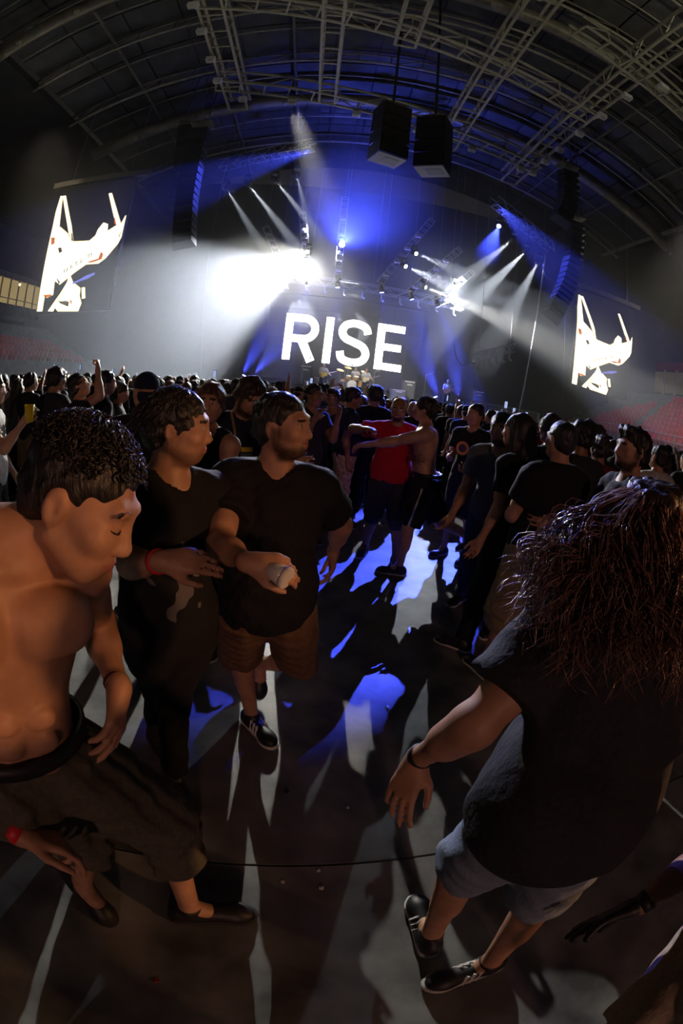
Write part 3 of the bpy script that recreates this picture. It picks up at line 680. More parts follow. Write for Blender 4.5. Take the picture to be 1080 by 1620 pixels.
# ------------------------------------------------------------------ people: smooth-blended volumes turned into one continuous skin
class Field:
    """a sampled distance field; parts are blended in and the zero surface becomes the mesh"""
    def __init__(s, h): s.h = h; s.ops = []
    def cap(s, a, b, ra, rb=None, k=.02, op='u'):
        a, b = np.array(a, float), np.array(b, float); rb = ra if rb is None else rb; m = max(ra, rb)
        s.ops.append((op, k, np.minimum(a, b)-m, np.maximum(a, b)+m, ('c', a, b, ra, rb))); return s
    def ell(s, c, r, R=None, k=.02, op='u'):
        c = np.array(c, float); r = np.array(r, float); Rm = np.eye(3) if R is None else np.array(R, float)
        e = np.sqrt(((Rm*r)**2).sum(1)); s.ops.append((op, k, c-e, c+e, ('e', c, r, Rm))); return s
    def cone(s, a, b, ra, rb, k=.02, op='u'):      # flat ends: sleeves and trouser legs
        a, b = np.array(a, float), np.array(b, float); m = max(ra, rb)
        s.ops.append((op, k, np.minimum(a, b)-m, np.maximum(a, b)+m, ('k', a, b, ra, rb))); return s
    def box(s, c, r, R=None, rad=.01, k=.02, op='u'):
        c = np.array(c, float); r = np.array(r, float); Rm = np.eye(3) if R is None else np.array(R, float)
        e = np.abs(Rm)@(r+rad); s.ops.append((op, k, c-e, c+e, ('b', c, r, Rm, rad))); return s
    def cut(s, p, n, k=.004):            # keep the side the normal points away from
        s.ops.append(('p', k, None, None, (np.array(p, float), np.array(n, float)/np.linalg.norm(np.array(n, float))))); return s
    def noise(s, fn, amp): s.ops.append(('n', 0, None, None, (fn, amp))); return s
    @staticmethod
    def _d(g, P):
        if g[0] == 'c':
            a, b, ra, rb = g[1:]; ba = b-a; q = P-a; t = np.clip((q@ba)/(ba@ba+1e-12), 0, 1)
            return np.sqrt(((q-t[..., None]*ba)**2).sum(-1)) - (ra+(rb-ra)*t)
        if g[0] == 'k':
            a, b, ra, rb = g[1:]; ba = b-a; l = np.sqrt(ba@ba); q = P-a; t = (q@ba)/(l*l); tc = np.clip(t, 0, 1)
            return np.maximum(np.sqrt(((q-t[..., None]*ba)**2).sum(-1))-(ra+(rb-ra)*tc), (np.abs(t-.5)-.5)*l)
        if g[0] == 'e':
            q = (P-g[1])@g[3]; r = g[2]; k0 = np.sqrt(((q/r)**2).sum(-1)); k1 = np.sqrt(((q/r**2)**2).sum(-1))+1e-9
            return k0*(k0-1)/k1
        q = np.abs((P-g[1])@g[3])-g[2]
        return np.sqrt((np.maximum(q, 0)**2).sum(-1))+np.minimum(q.max(-1), 0)-g[4]
    def mesh(s, name, mats, relax=1, paint=None):
        h = s.h; U = [o for o in s.ops if o[0] == 'u']
        lo = np.min([o[2] for o in U], 0)-3*h-.02; hi = np.max([o[3] for o in U], 0)+3*h+.02
        n = np.ceil((hi-lo)/h).astype(int)+1
        D = np.full(n, .2, np.float32)
        ax = [lo[i]+h*np.arange(n[i]) for i in range(3)]
        for op, k, a, b, g in s.ops:
            if op in ('p', 'n'):
                if op == 'p':
                    o_, n_ = g; d = (n_[0]*(ax[0]-o_[0]))[:, None, None]+(n_[1]*(ax[1]-o_[1]))[None, :, None]+(n_[2]*(ax[2]-o_[2]))[None, None, :]
                    D = np.maximum(D, d.astype(np.float32))
                else:
                    near = np.argwhere(np.abs(D) < g[1]*2.5+2*h)
                    if len(near):
                        Q = lo+near*h; D[near[:, 0], near[:, 1], near[:, 2]] -= (g[0](Q)*g[1]).astype(np.float32)
                continue
            m = k+2.5*h; i0 = np.maximum(0, np.floor((a-m-lo)/h).astype(int)); i1 = np.minimum(n, np.ceil((b+m-lo)/h).astype(int)+1)
            if (i1 <= i0).any(): continue
            sl = tuple(slice(i0[i], i1[i]) for i in range(3))
            P = np.stack(np.meshgrid(*[ax[i][sl[i]] for i in range(3)], indexing='ij'), -1)
            d = s._d(g, P).astype(np.float32); E = D[sl]
            if op == 'u':
                t = np.clip(.5+.5*(E-d)/k, 0, 1); D[sl] = E*(1-t)+d*t-k*t*(1-t)
            else:
                d = -d; t = np.clip(.5-.5*(E-d)/k, 0, 1); D[sl] = E*(1-t)+d*t+k*t*(1-t)
        V, Fq = surface_nets(D, lo, h)
        me = bpy.data.meshes.new(name)
        me.vertices.add(len(V)); me.vertices.foreach_set('co', V.astype(np.float32).ravel())
        me.loops.add(len(Fq)*4); me.loops.foreach_set('vertex_index', Fq.astype(np.int32).ravel())
        me.polygons.add(len(Fq)); me.polygons.foreach_set('loop_start', np.arange(0, 4*len(Fq), 4, dtype=np.int32))
        try: me.polygons.foreach_set('loop_total', np.full(len(Fq), 4, np.int32))
        except Exception: pass
        for mm in (mats if isinstance(mats, (list, tuple)) else [mats]): me.materials.append(mm)
        if paint is not None and len(Fq):
            C = V[Fq].mean(1); idx = np.zeros(len(Fq), np.int32)
            for mi, test in paint: idx[test(C)] = mi
            me.polygons.foreach_set('material_index', idx)
        me.update(calc_edges=True); me.polygons.foreach_set('use_smooth', np.ones(len(Fq), bool)); me.validate()
        return me
def surface_nets(D, lo, h):
    s = D < 0; nx, ny, nz = D.shape
    c = np.zeros((nx-1, ny-1, nz-1), np.int8)
    for i in (0, 1):
        for j in (0, 1):
            for k in (0, 1): c += s[i:nx-1+i, j:ny-1+j, k:nz-1+k]
    idx = np.argwhere((c > 0) & (c < 8)); N = len(idx)
    vid = np.full(c.shape, -1, np.int32); vid[idx[:, 0], idx[:, 1], idx[:, 2]] = np.arange(N)
    off = [(i, j, k) for i in (0, 1) for j in (0, 1) for k in (0, 1)]
    val = np.stack([D[idx[:, 0]+o[0], idx[:, 1]+o[1], idx[:, 2]+o[2]] for o in off], 1)
    acc = np.zeros((N, 3)); cnt = np.zeros(N)
    for a in range(8):
        for b in range(a+1, 8):
            oa, ob = np.array(off[a]), np.array(off[b])
            if np.abs(oa-ob).sum() != 1: continue
            va, vb = val[:, a], val[:, b]; m = (va < 0) != (vb < 0)
            t = np.where(m, va/(va-vb+1e-12), 0)
            acc += np.where(m[:, None], oa+(ob-oa)*t[:, None], 0); cnt += m
    V = lo+h*(idx+acc/np.maximum(cnt, 1)[:, None])
    F = []
    for ax in range(3):
        sa = [slice(None)]*3; sb = [slice(None)]*3; sa[ax] = slice(0, -1); sb[ax] = slice(1, None)
        A, B = s[tuple(sa)], s[tuple(sb)]; e = np.argwhere(A != B)
        if not len(e): continue
        u, v = (ax+1) % 3, (ax+2) % 3
        e = e[(e[:, u] > 0) & (e[:, v] > 0) & (e[:, u] < D.shape[u]-1) & (e[:, v] < D.shape[v]-1)]
        flip = A[e[:, 0], e[:, 1], e[:, 2]]
        def cell(du, dv):
            q = e.copy(); q[:, u] -= du; q[:, v] -= dv; return vid[q[:, 0], q[:, 1], q[:, 2]]
        quad = np.stack([cell(1, 1), cell(0, 1), cell(0, 0), cell(1, 0)], 1)
        quad[~flip] = quad[~flip][:, ::-1]; F.append(quad)
    F = np.concatenate(F) if F else np.zeros((0, 4), int)
    return V, F[(F >= 0).all(1)]
def wav(seed, f):
    """cheap smooth noise for hair and cloth: sum of random plane waves"""
    r = np.random.default_rng(seed); K = [(r.normal(size=3)*f, r.uniform(0, 6.28)) for _ in range(7)]
    return lambda P: sum(np.sin(P@k+p) for k, p in K)/3.0
def folds(seed, f, axis):
    """long soft cloth folds running along an axis"""
    r = np.random.default_rng(seed); a = np.array(axis, float); a /= np.linalg.norm(a); K = []
    for _ in range(6):
        q = r.normal(size=3); q -= a*(q@a)*.8; K.append((q/np.linalg.norm(q)*f*r.uniform(.6, 1.5), r.uniform(0, 6.28)))
    return lambda P: sum(np.sin(P@k+p) for k, p in K)/3.0
A = lambda v: np.array(v, float)
def unit(v): v = A(v); return v/(np.linalg.norm(v)+1e-12)
def basis(up, fwd):
    """columns right, forward, up"""
    u = unit(up); f = A(fwd); f = unit(f-u*(f@u)); return np.stack([np.cross(f, u), f, u], 1)

# ------------------------------------------------------------------ skeleton
class Pose:
    """joints in hall coordinates; torso frames chest and pelvis, head frame"""
    def __init__(s): s.J = {}; s.s = 1.0; s.curl = {'l': .5, 'r': .5}; s.palm = {'l': None, 'r': None}; s.hand = {'l': None, 'r': None}; s.toe = {'l': None, 'r': None}; s.spread = {'l': .1, 'r': .1}; s.thumb = {'l': .6, 'r': .6}
def rotz(a): c, s_ = math.cos(a), math.sin(a); return np.array([[c, -s_, 0], [s_, c, 0], [0, 0, 1.]])
def stand_pose(base, face, height=1.72, arms=None, lean=0., head=(0, 0), legs=None, bend=0., seed=0):
    """FK figure: base point on the ground, face = heading in radians (0 looks to +Y), arms: {'l': (fwd, out, elbow)...} in radians"""
    p = Pose(); s = height/1.72; p.s = s; R = rotz(face); r = np.random.default_rng(seed)
    Bl = lambda x, y, z: A(base)+R@(A((x, y, z))*s)
    ln = lambda z: (z-.93)*math.tan(lean)
    p.pel = basis((0, 0, 1), R@A((0, 1, 0))); cu = R@A((0, math.sin(lean+bend), math.cos(lean+bend))); p.che = basis(cu, R@A((0, 1, 0)))
    J = p.J; J['pelvis'] = Bl(0, 0, .93); J['waist'] = Bl(0, ln(1.10), 1.08)
    J['chest'] = J['waist']+cu*.20*s; J['neck'] = J['chest']+cu*.19*s
    yaw, pit = head; hR = R@rotz(yaw); hf = hR@A((0, math.cos(pit), math.sin(pit))); hu = hR@A((0, -math.sin(pit), math.cos(pit)))
    p.hed = basis(hu, hf); J['head'] = J['neck']+cu*.075*s+hu*.085*s+hf*.02*s
    arms = arms or {}
    for sd, sg in (('l', -1), ('r', 1)):
        J['sh'+sd] = J['chest']+(p.che@A((sg*.175, -.01, .115)))*s
        fw, out, el = arms.get(sd, (.05, .16, .35))[:3]
        d = p.che@A((sg*math.sin(out)*math.cos(fw), math.sin(fw), -math.cos(fw)*math.cos(out)))
        J['el'+sd] = J['sh'+sd]+d*.285*s
        tw = arms.get(sd, (0, 0, 0, 0))[3] if len(arms.get(sd, ())) > 3 else 0.
        fd = unit(p.che@A((sg*math.sin(tw), math.cos(tw), .15))); fd = unit(fd-d*(fd@d)); e = d*math.cos(el)+fd*math.sin(el)
        J['wr'+sd] = J['el'+sd]+e*.255*s; p.hand[sd] = e; p.palm[sd] = unit(np.cross(e, fd))*sg
        lf, lo_, kn = (legs or {}).get(sd, (.0, .06, .04))
        J['hip'+sd] = J['pelvis']+(p.pel@A((sg*.09, 0, -.03)))*s
        q = p.pel@A((sg*math.sin(lo_), math.sin(lf), -math.cos(lf)*math.cos(lo_))); q = unit(q); J['kn'+sd] = J['hip'+sd]+q*.43*s
        sh = p.pel@A((sg*math.sin(lo_), math.sin(lf-kn), -math.cos(lf-kn)*math.cos(lo_))); J['an'+sd] = J['kn'+sd]+unit(sh)*.40*s
        p.toe[sd] = p.pel@A((sg*.18, 1, 0))
    return p
def px_joint(parent, px, py, L, far=0):
    """a joint seen at a pixel, a bone's length L from its parent: far=0 the nearer solution, 1 the farther"""
    d = np.array(ray(px, py)); o = np.array(CAM); q = A(parent)-o; t = q@d; h2 = L*L-(q@q-t*t)
    if h2 <= 0:
        v = o+d*t-A(parent); return A(parent)+v/np.linalg.norm(v)*L
    return o+d*(t+(math.sqrt(h2) if far else -math.sqrt(h2)))

# ------------------------------------------------------------------ body volumes
def torso(F, p, bulk=1., fat=0., muscle=0., inf=0., lower=True):
    s = p.s; C, Pv = p.che, p.pel; ch, wa, pe, nk = (p.J[k] for k in ('chest', 'waist', 'pelvis', 'neck'))
    b = bulk
    F.ell(ch+C@A((0, .0, .0))*s, A((.158*b+inf, .112*b+inf, .195))*s, C, .03)
    F.ell(wa+C@A((0, .008+fat*.05, 0))*s, A((.140*b+fat*.04+inf, .100*b+fat*.06+inf, .16))*s, C, .06)
    if lower: F.ell(pe+Pv@A((0, -.01, .0))*s, A((.162*b+fat*.02+inf, .118*b+fat*.02+inf, .13))*s, Pv, .06)
    for sg, sd in ((-1, 'l'), (1, 'r')):
        sh = p.J['sh'+sd]
        F.cap(nk+C@A((sg*.03, -.02, -.01))*s, sh+C@A((-sg*.02, -.01, .005))*s, (.048+inf)*s, (.052+inf)*s, .05)      # trapezius to shoulder
        F.ell(ch+C@A((sg*.105, -.03, .02))*s, A((.065*b+inf, .075+inf, .15))*s, C, .05)                              # lat
        if muscle:
            F.ell(ch+C@A((sg*.078, .080, .055))*s, A((.082, .048, .062))*s*(1+.12*muscle), C, .014)                  # pectoral
            F.ell(ch+C@A((sg*.08, -.085, .07))*s, A((.06, .04, .085))*s, C, .03)                                     # shoulder blade
    if muscle:
        F.cap(ch+C@A((0, .125, .10))*s, wa+C@A((0, .125, -.05))*s, .011*s, .011*s, .02, 's')                         # midline groove
        for z in (.035, -.03, -.095):
            for sg in (-1, 1): F.ell(wa+C@A((sg*.040, .101, z+.03))*s, A((.036, .020, .029))*s, C, .008)
        F.ell(wa+C@A((0, .112, -.075))*s, A((.011, .018, .014))*s, C, .01, 's')                                        # navel
        F.cap(ch+C@A((-.075, .125, -.012))*s, ch+C@A((-.15, .075, .02))*s, .008*s, .008*s, .02, 's'); F.cap(ch+C@A((.075, .125, -.012))*s, ch+C@A((.15, .075, .02))*s, .008*s, .008*s, .02, 's')
        for sg in (-1, 1): F.cap(nk+C@A((sg*.015, .07, -.035))*s, p.J['sh'+('l' if sg < 0 else 'r')]+C@A((-sg*.03, .06, .03))*s, .013*s, .011*s, .02)   # collarbone
def arm(F, p, sd, b=1., to=1.0, inf=0., k=.025):
    s = p.s; sh, el, wr = p.J['sh'+sd], p.J['el'+sd], p.J['wr'+sd]
    F.ell(sh, A((.062*b+inf,)*3)*s, None, .04)
    e = sh+(el-sh)*min(1, to); F.cap(sh, e, (.054*b+inf)*s, ((.054-.013*min(1, to))*b+inf)*s, k)
    if to >= .99:
        mid = sh*.45+el*.55; d = unit(el-sh); f = unit(wr-el); f = f-d*(f@d)
        if np.linalg.norm(f) > .1: F.cap(mid+unit(f)*.012*s-d*.05*s, mid+unit(f)*.012*s+d*.05*s, .042*b*s, .04*b*s, .03)
    if to > 1:
        F.cap(el, wr, .041*b*s, .026*s, k); m = el*.7+wr*.3; F.cap(el*.9+wr*.1, m*.8+wr*.2, .043*b*s, .040*b*s, .03)
def hand(F, p, sd):
    s = p.s; wr = p.J['wr'+sd]; d = unit(p.hand[sd]); n = A(p.palm[sd]); n = unit(n-d*(n@d)); x = np.cross(d, n)   # n points out of the palm
    sg = 1 if sd == 'l' else -1
    x = x*sg                                                                                                        # towards the thumb
    curl, spr = p.curl[sd], p.spread[sd]
    F.cap(wr-d*.01*s, wr+d*.03*s, .026*s, .026*s, .02)
    lens = (.043, .047, .043, .034); pos = (.030, .010, -.011, -.030); kz = (.088, .092, .087, .078)
    for i in range(4):
        kn = wr+d*kz[i]*s+x*pos[i]*s; F.cap(wr+d*.022*s+x*pos[i]*.6*s, kn, .0165*s, .0125*s, .012)
        a = 0.; q = kn; dirx = unit(d+x*spr*(1.5-i)*.35); L = lens[i]*s; cu = curl[i] if hasattr(curl, '__len__') else curl
        for j, (fl, fr) in enumerate(((1., 1.), (.68, 1.15), (.52, .8))):
            a += cu*fr; v = dirx*math.cos(a)+n*math.sin(a); q2 = q+v*L*fl
            F.cap(q, q2, (.0098-.0009*j)*s, (.0092-.0010*j)*s, .004); q = q2
    th = p.thumb[sd]; b0 = wr+d*.026*s+x*.022*s+n*.006*s; v = unit(d*.75+x*math.cos(th*.8)*.75+n*math.sin(th)*.7); b1 = b0+v*.042*s; F.cap(b0, b1, .0165*s, .0125*s, .012)
    v2 = unit(d*.95+x*.28*math.cos(th)+n*math.sin(th)*.75); b2 = b1+v2*.034*s; F.cap(b1, b2, .0115*s, .0105*s, .006); v3 = unit(d+n*(.3+th*.6)); F.cap(b2, b2+v3*.026*s, .0105*s, .0085*s, .005)
def leg(F, p, sd, b=1., inf=0., to=2.0, k=.03, frm=0.):
    s = p.s; hp, kn, an = p.J['hip'+sd], p.J['kn'+sd], p.J['an'+sd]
    up = unit(kn-hp); lo_ = unit(an-kn)
    if frm < 1: F.cap(hp, kn, (.088*b+inf)*s, (.056*b+inf)*s, k)
    if to > 1:
        e = kn+(an-kn)*(to-1); f = A(p.toe[sd]); f = unit(f-lo_*(f@lo_))
        F.cap(kn, an if to >= 2 else e, (.053*b+inf)*s, ((.036 if to >= 2 else .046)+inf)*s, k)
        c = kn*.68+an*.32-f*.018*s; F.cap(c-lo_*.05*s, c+lo_*.06*s, (.046*b+inf)*s, (.042*b+inf)*s, .03)
def foot_core(F, p, sd):
    s = p.s; an = p.J['an'+sd]; t = unit(p.toe[sd]); F.cap(an, an+t*.06*s-A((0, 0, .03))*s, .038*s, .034*s, .02)
def head_field(F, p, jaw=1., fem=0., nose=1.0):
    s = p.s; H = p.hed; c = p.J['head']; L = lambda x, y, z: c+H@A((x, y, z))*s
    F.cap(p.J['neck']-p.che[:, 2]*.02*s, c+H@A((0, -.03, -.06))*s, (.060-.01*fem)*s, (.054-.01*fem)*s, .035)
    F.ell(L(0, -.018, .035), A((.076, .096, .083))*s, H, .02)                     # cranium
    F.ell(L(0, .022, -.02), A((.066, .074, .088))*s, H, .03)                      # face mass
    F.ell(L(0, .045, -.085), A((.042*jaw, .040, .030))*s, H, .03)                 # chin
    for sg in (-1, 1):
        F.cap(L(sg*.058, -.005, -.055), L(sg*.028*jaw, .055, -.088), .018*s, .018*s, .025)   # jaw line
        F.ell(L(sg*.046, .062, -.024), A((.023, .021, .019))*s, H, .03)           # cheekbone
    F.cap(L(-.040, .080, .028), L(.040, .080, .028), .014*s, .014*s, .02)         # brow
    for sg in (-1, 1): F.ell(L(sg*.033, .096, .006), A((.020, .016, .013))*s, H, .012, 's')   # sockets
    for sg in (-1, 1): F.ell(L(sg*.032, .078, .006), A((.0145, .0145, .0125))*s, H, .003)      # lidded eyes
    F.cap(L(0, .088, .012), L(0, .102*nose+.002, -.028), .0085*s, .0120*s, .012); F.ell(L(0, .101, -.032), A((.0145, .012, .0105))*s, H, .010)  # nose
    for sg in (-1, 1): F.ell(L(sg*.012, .098, -.036), A((.0085, .011, .008))*s, H, .006)
    F.ell(L(0, .086, -.060), A((.024, .014, .0085))*s, H, .006); F.ell(L(0, .085, -.072), A((.021, .014, .0085))*s, H, .006)   # lips
    F.cap(L(-.022, .102, -.066), L(.022, .102, -.066), .0035*s, .0035*s, .004, 's')
    for sg in (-1, 1):
        F.ell(L(sg*.079, -.012, -.008), A((.010, .021, .033))*s, H@rot_xy(.0, sg*.0), .01); F.ell(L(sg*.090, -.008, -.006), A((.008, .012, .020))*s, H, .006, 's')
def rot_xy(a, b): return np.array(Euler((a, b, 0)).to_matrix())
def hair_field(F, p, vol=.012, back=.0, style='short', seed=1, rough=.006):
    s = p.s; H = p.hed; c = p.J['head']; L = lambda x, y, z: c+H@A((x, y, z))*s
    if style == 'cap':
        F.ell(L(0, -.018, .045), A((.084, .104, .088))*s, H, .01); F.cut(L(0, 0, .022), -H[:, 2]); F.ell(L(0, -.06, -.02), A((.064, .052, .058))*s, H, .01)
        F.ell(L(0, .115, .030), A((.070, .062, .010))*s, H@rot_xy(-.15, 0), .008); return
    F.ell(L(0, -.024, .040), A((.080+vol, .098+vol, .084+vol))*s, H, .01)
    if style != 'cap': F.ell(L(0, -.055, -.02), A((.066+vol, .058+vol, .062))*s, H, .03)
    if style == 'afro': F.ell(L(0, -.02, .050), A((.104, .116, .094))*s, H, .03)
    if style == 'quiff': F.cap(L(-.04, .07, .10), L(.04, .07, .10), .030*s, .030*s, .03)
    if style == 'bun': F.ell(L(0, -.10, .09), A((.045, .045, .045))*s, H, .02)
    if style == 'long':
        nk, C = p.J['neck'], p.che
        F.cap(L(0, -.06, 0), nk+C@A((0, -.075, -.03))*s, .082*s, .075*s, .03); F.cap(nk+C@A((0, -.075, -.03))*s, nk+C@A((0, -.11, -.24))*s, .085*s, .055*s, .03)
        for sg in (-1, 1): F.cap(L(sg*.075, .0, .0), nk+C@A((sg*.075, .0, -.08))*s, .026*s, .03*s, .03)
    if style == 'pony': F.cap(L(0, -.11, .03), L(0, -.15, -.12), .03*s, .025*s, .02); F.cap(L(0, -.15, -.12), L(0, -.13, -.25), .028*s, .012*s, .02)
    # clear the face
    F.ell(L(0, .100, -.045), A((.068, .082, .092))*s, H, .012, 's')
    F.ell(L(0, .115, .02), A((.062, .06, .05))*s, H, .012, 's')
    if rough: F.noise(wav(seed, 120), rough); F.noise(wav(seed+5, 55), rough*1.2)
def shoe(name, an, toe, s, mats, parent, sole=True, stripes=True, socks=None, pitch=0., M_SOLE=None, hres=.007):
    """upper with sole and stripes as sub-parts; an = ankle, toe = horizontal heading"""
    t = unit(toe); t = unit(A((t[0], t[1], 0))); up = A((0, 0, 1.))
    if pitch: up2 = up*math.cos(pitch)+t*math.sin(pitch); t = t*math.cos(pitch)-up*math.sin(pitch); up = up2
    B = np.stack([np.cross(t, up), t, up], 1); o = A(an)-up*.085*s; L = lambda x, y, z: o+B@A((x, y, z))*s
    F = Field(hres); F.cap(L(0, .0, .10), L(0, .0, .055), .043*s, .044*s, .02); F.cap(L(0, -.03, .042), L(0, .15, .034), .040*s, .038*s, .03); F.ell(L(.004, .165, .03), A((.046, .06, .034))*s, B, .03); F.ell(L(0, -.045, .045), A((.036, .036, .05))*s, B, .02)
    F.cut(L(0, 0, .012), -up); F.cut(L(0, 0, .108), up)
    ob = link('shoe', F.mesh('shoe', mats), parent)
    if sole:
        G = Field(hres); G.cap(L(0, -.045, .015), L(0, .16, .015), .044*s, .044*s, .01); G.ell(L(.004, .17, .015), A((.05, .064, .05))*s, B, .02); G.cut(L(0, 0, .0), -up); G.cut(L(0, 0, .022), up)
        link('sole', G.mesh('sole', M_SOLE), ob)
    if stripes:
        for sg in (-1, 1):
            for q in (0, .026, .052):
                mb = MB().bar(Vector(L(sg*.0435, .055+q, .026)), Vector(L(sg*.027, .040+q, .080)), .012*s, .006*s); mb.build('stripe', M_SOLE, ob)
    return ob

# ------------------------------------------------------------------ people materials
def skin_mat(name, c):
    m = mat(name, c, .5, 0, .18, 14, .04, spec=.4, dark=tuple(q*.78 for q in c)); nt = m.node_tree; b = nt.nodes['Principled BSDF']
    src = b.inputs['Base Color'].links[0].from_socket
    at = nt.nodes.new('ShaderNodeAttribute'); at.attribute_name = 'beard'; tc = nt.nodes.new('ShaderNodeTexCoord'); nz = nt.nodes.new('ShaderNodeTexNoise'); nz.inputs['Scale'].default_value = 260
    mul = nt.nodes.new('ShaderNodeMath'); mul.operation = 'MULTIPLY_ADD'; mul.inputs[1].default_value = 1.1; nt.links.new(tc.outputs['Object'], nz.inputs['Vector'])
    ma = nt.nodes.new('ShaderNodeMath'); ma.operation = 'MULTIPLY'; ma.use_clamp = True; ad = nt.nodes.new('ShaderNodeMath'); ad.operation = 'ADD'; ad.inputs[1].default_value = .45
    nt.links.new(nz.outputs['Fac'], ad.inputs[0]); nt.links.new(ad.outputs[0], ma.inputs[0]); nt.links.new(at.outputs['Fac'], ma.inputs[1]); nt.nodes.remove(mul)
    mx = nt.nodes.new('ShaderNodeMix'); mx.data_type = 'RGBA'; mx.inputs['B'].default_value = (.030, .019, .013, 1); nt.links.new(ma.outputs[0], mx.inputs['Factor']); nt.links.new(src, mx.inputs['A']); nt.links.new(mx.outputs['Result'], b.inputs['Base Color'])
    return m
SKIN = [skin_mat('skin_tan', (.50, .27, .17)), skin_mat('skin_brown', (.30, .155, .09)), skin_mat('skin_light', (.60, .37, .26)), skin_mat('skin_deep', (.17, .085, .05))]
M_HAIR = [mat('hair_black', (.012, .010, .009), .45, 0, .4, 90, .5, spec=.6, stretch=(1, 1, .2)), mat('hair_dark_brown', (.035, .020, .013), .45, 0, .4, 90, .5, spec=.6, stretch=(1, 1, .2)), mat('hair_brown', (.09, .045, .022), .45, 0, .4, 90, .5, stretch=(1, 1, .2))]
M_LIP = mat('lips', (.40, .14, .11), .45); M_BROW = mat('brow_hair', (.02, .014, .01), .7); M_EYE = mat('eye_white', (.55, .52, .48), .25); M_IRIS = mat('iris', (.03, .018, .01), .15)
M_BEARD = mat('beard_stubble', (.035, .022, .016), .8, 0, .4, 160, .5)
def cloth(name, c, f=60): return mat(name, c, .85, 0, .18, f, .25, spec=.25, sheen=.0)
M_TEE = cloth('black_tee', (.012, .012, .014)); M_TEE2 = cloth('charcoal_tee', (.03, .031, .036)); M_TEE3 = cloth('navy_tee', (.015, .02, .045)); M_TEEG = cloth('grey_tee', (.10, .11, .14)); M_TEER = cloth('red_tee', (.50, .012, .025)); M_TEEW = cloth('white_tee', (.5, .5, .5)); M_TEEM = cloth('maroon_tee', (.12, .015, .02))
M_KHAKI = cloth('khaki_cotton', (.26, .20, .11)); M_JEAN = cloth('blue_denim', (.035, .06, .13), 120); M_BLKJ = cloth('black_denim', (.012, .012, .015), 120); M_CARGO = cloth('olive_cargo', (.11, .10, .075)); M_BROWN = cloth('brown_shorts', (.17, .095, .055)); M_LTDEN = cloth('light_denim', (.22, .27, .36), 120); M_CREAM = cloth('cream_cotton', (.42, .33, .23))
M_SHOEB = mat('black_shoe', (.014, .014, .016), .5, 0, .2, 60); M_SOLEW = mat('white_rubber', (.62, .62, .60), .6); M_SOLEB = mat('black_rubber', (.02, .02, .02), .7)
M_BAND = mat('red_wristband', (.75, .03, .04), .5); M_WATCH = mat('black_rubber_strap', (.015, .015, .015), .5)
def face_paint(p, beard=0, brows=True, eyes=True):
    """face colouring by landmark: lips 1, brows 2, eye white 3, iris 4, beard 5"""
    s = p.s; H = p.hed; c = p.J['head']
    def loc(C): return ((C-c)@H)/s
    out = []
    def reg(cx, cy, cz, rx, ry, rz, both=False):
        def f(C):
            q = loc(C); x = np.abs(q[:, 0]) if both else q[:, 0]
            return ((x-cx)/rx)**2+((q[:, 1]-cy)/ry)**2+((q[:, 2]-cz)/rz)**2 < 1
        return f
    out.append((1, reg(0, .09, -.0665, .023, .03, .012)))
    if brows: out.append((2, reg(.033, .088, .0265, .022, .03, .0062, True)))
    if eyes: out += [(3, reg(.032, .095, .005, .0125, .02, .0050, True)), (4, reg(.032, .10, .005, .0052, .02, .0056, True))]
    return out
HEADM = lambda sk: [sk, M_LIP, M_BROW, M_EYE, M_IRIS, M_BEARD]
# ------------------------------------------------------------------ clothes and assembly
def tee(p, h, bulk=1., fat=0., hem=-.06, sleeve=.62, loose=.016, seed=0, neck=.062, tank=False, wr=.006, longs=False):
    s = p.s; C, Pv = p.che, p.pel; F = Field(h); J = p.J
    torso(F, p, bulk, fat, 0, loose, True)
    F.ell(J['pelvis']*.6+J['waist']*.4+Pv@A((0, .0, .0))*s, A((.160*bulk+fat*.04+loose*1.3, .118*bulk+fat*.06+loose*1.3, .20))*s, Pv, .06)
    F.noise(folds(seed, 26, (0, 0, 1)), wr); F.noise(wav(seed+3, 30), wr*.5)
    F.cut(J['pelvis']+Pv[:, 2]*hem*s, -Pv[:, 2])
    if tank:
        for sd, sg in (('l', -1), ('r', 1)): F.ell(J['sh'+sd]+C@A((sg*.03, 0, -.02))*s, A((.075, .2, .12))*s, C, .01, 's')
        F.ell(J['neck']+C@A((0, .06, .0))*s, A((.085, .10, .10))*s, C, .01, 's')
    else:
        for sd in 'lr':
            sh, el = J['sh'+sd], J['el'+sd]; F.ell(sh, A((.068+loose*.6,)*3)*s, None, .05)
            F.cone(sh, sh+(el-sh)*(sleeve if not longs else 1.0), (.062*bulk+loose*.7)*s, (.062*bulk+loose)*s, .03)
            if longs: F.cone(el, J['wr'+sd], (.05+loose*.6)*s, (.036+loose*.4)*s, .03)
        F.noise(wav(seed+9, 45), wr*.5)
    F.cap(J['neck']-C[:, 2]*.02*s, J['neck']+C@A((0, .025, .12))*s, neck*s, (neck+.012)*s, .012, 's')
    F.cut(J['neck']+C[:, 2]*.03*s, C[:, 2])
    return F
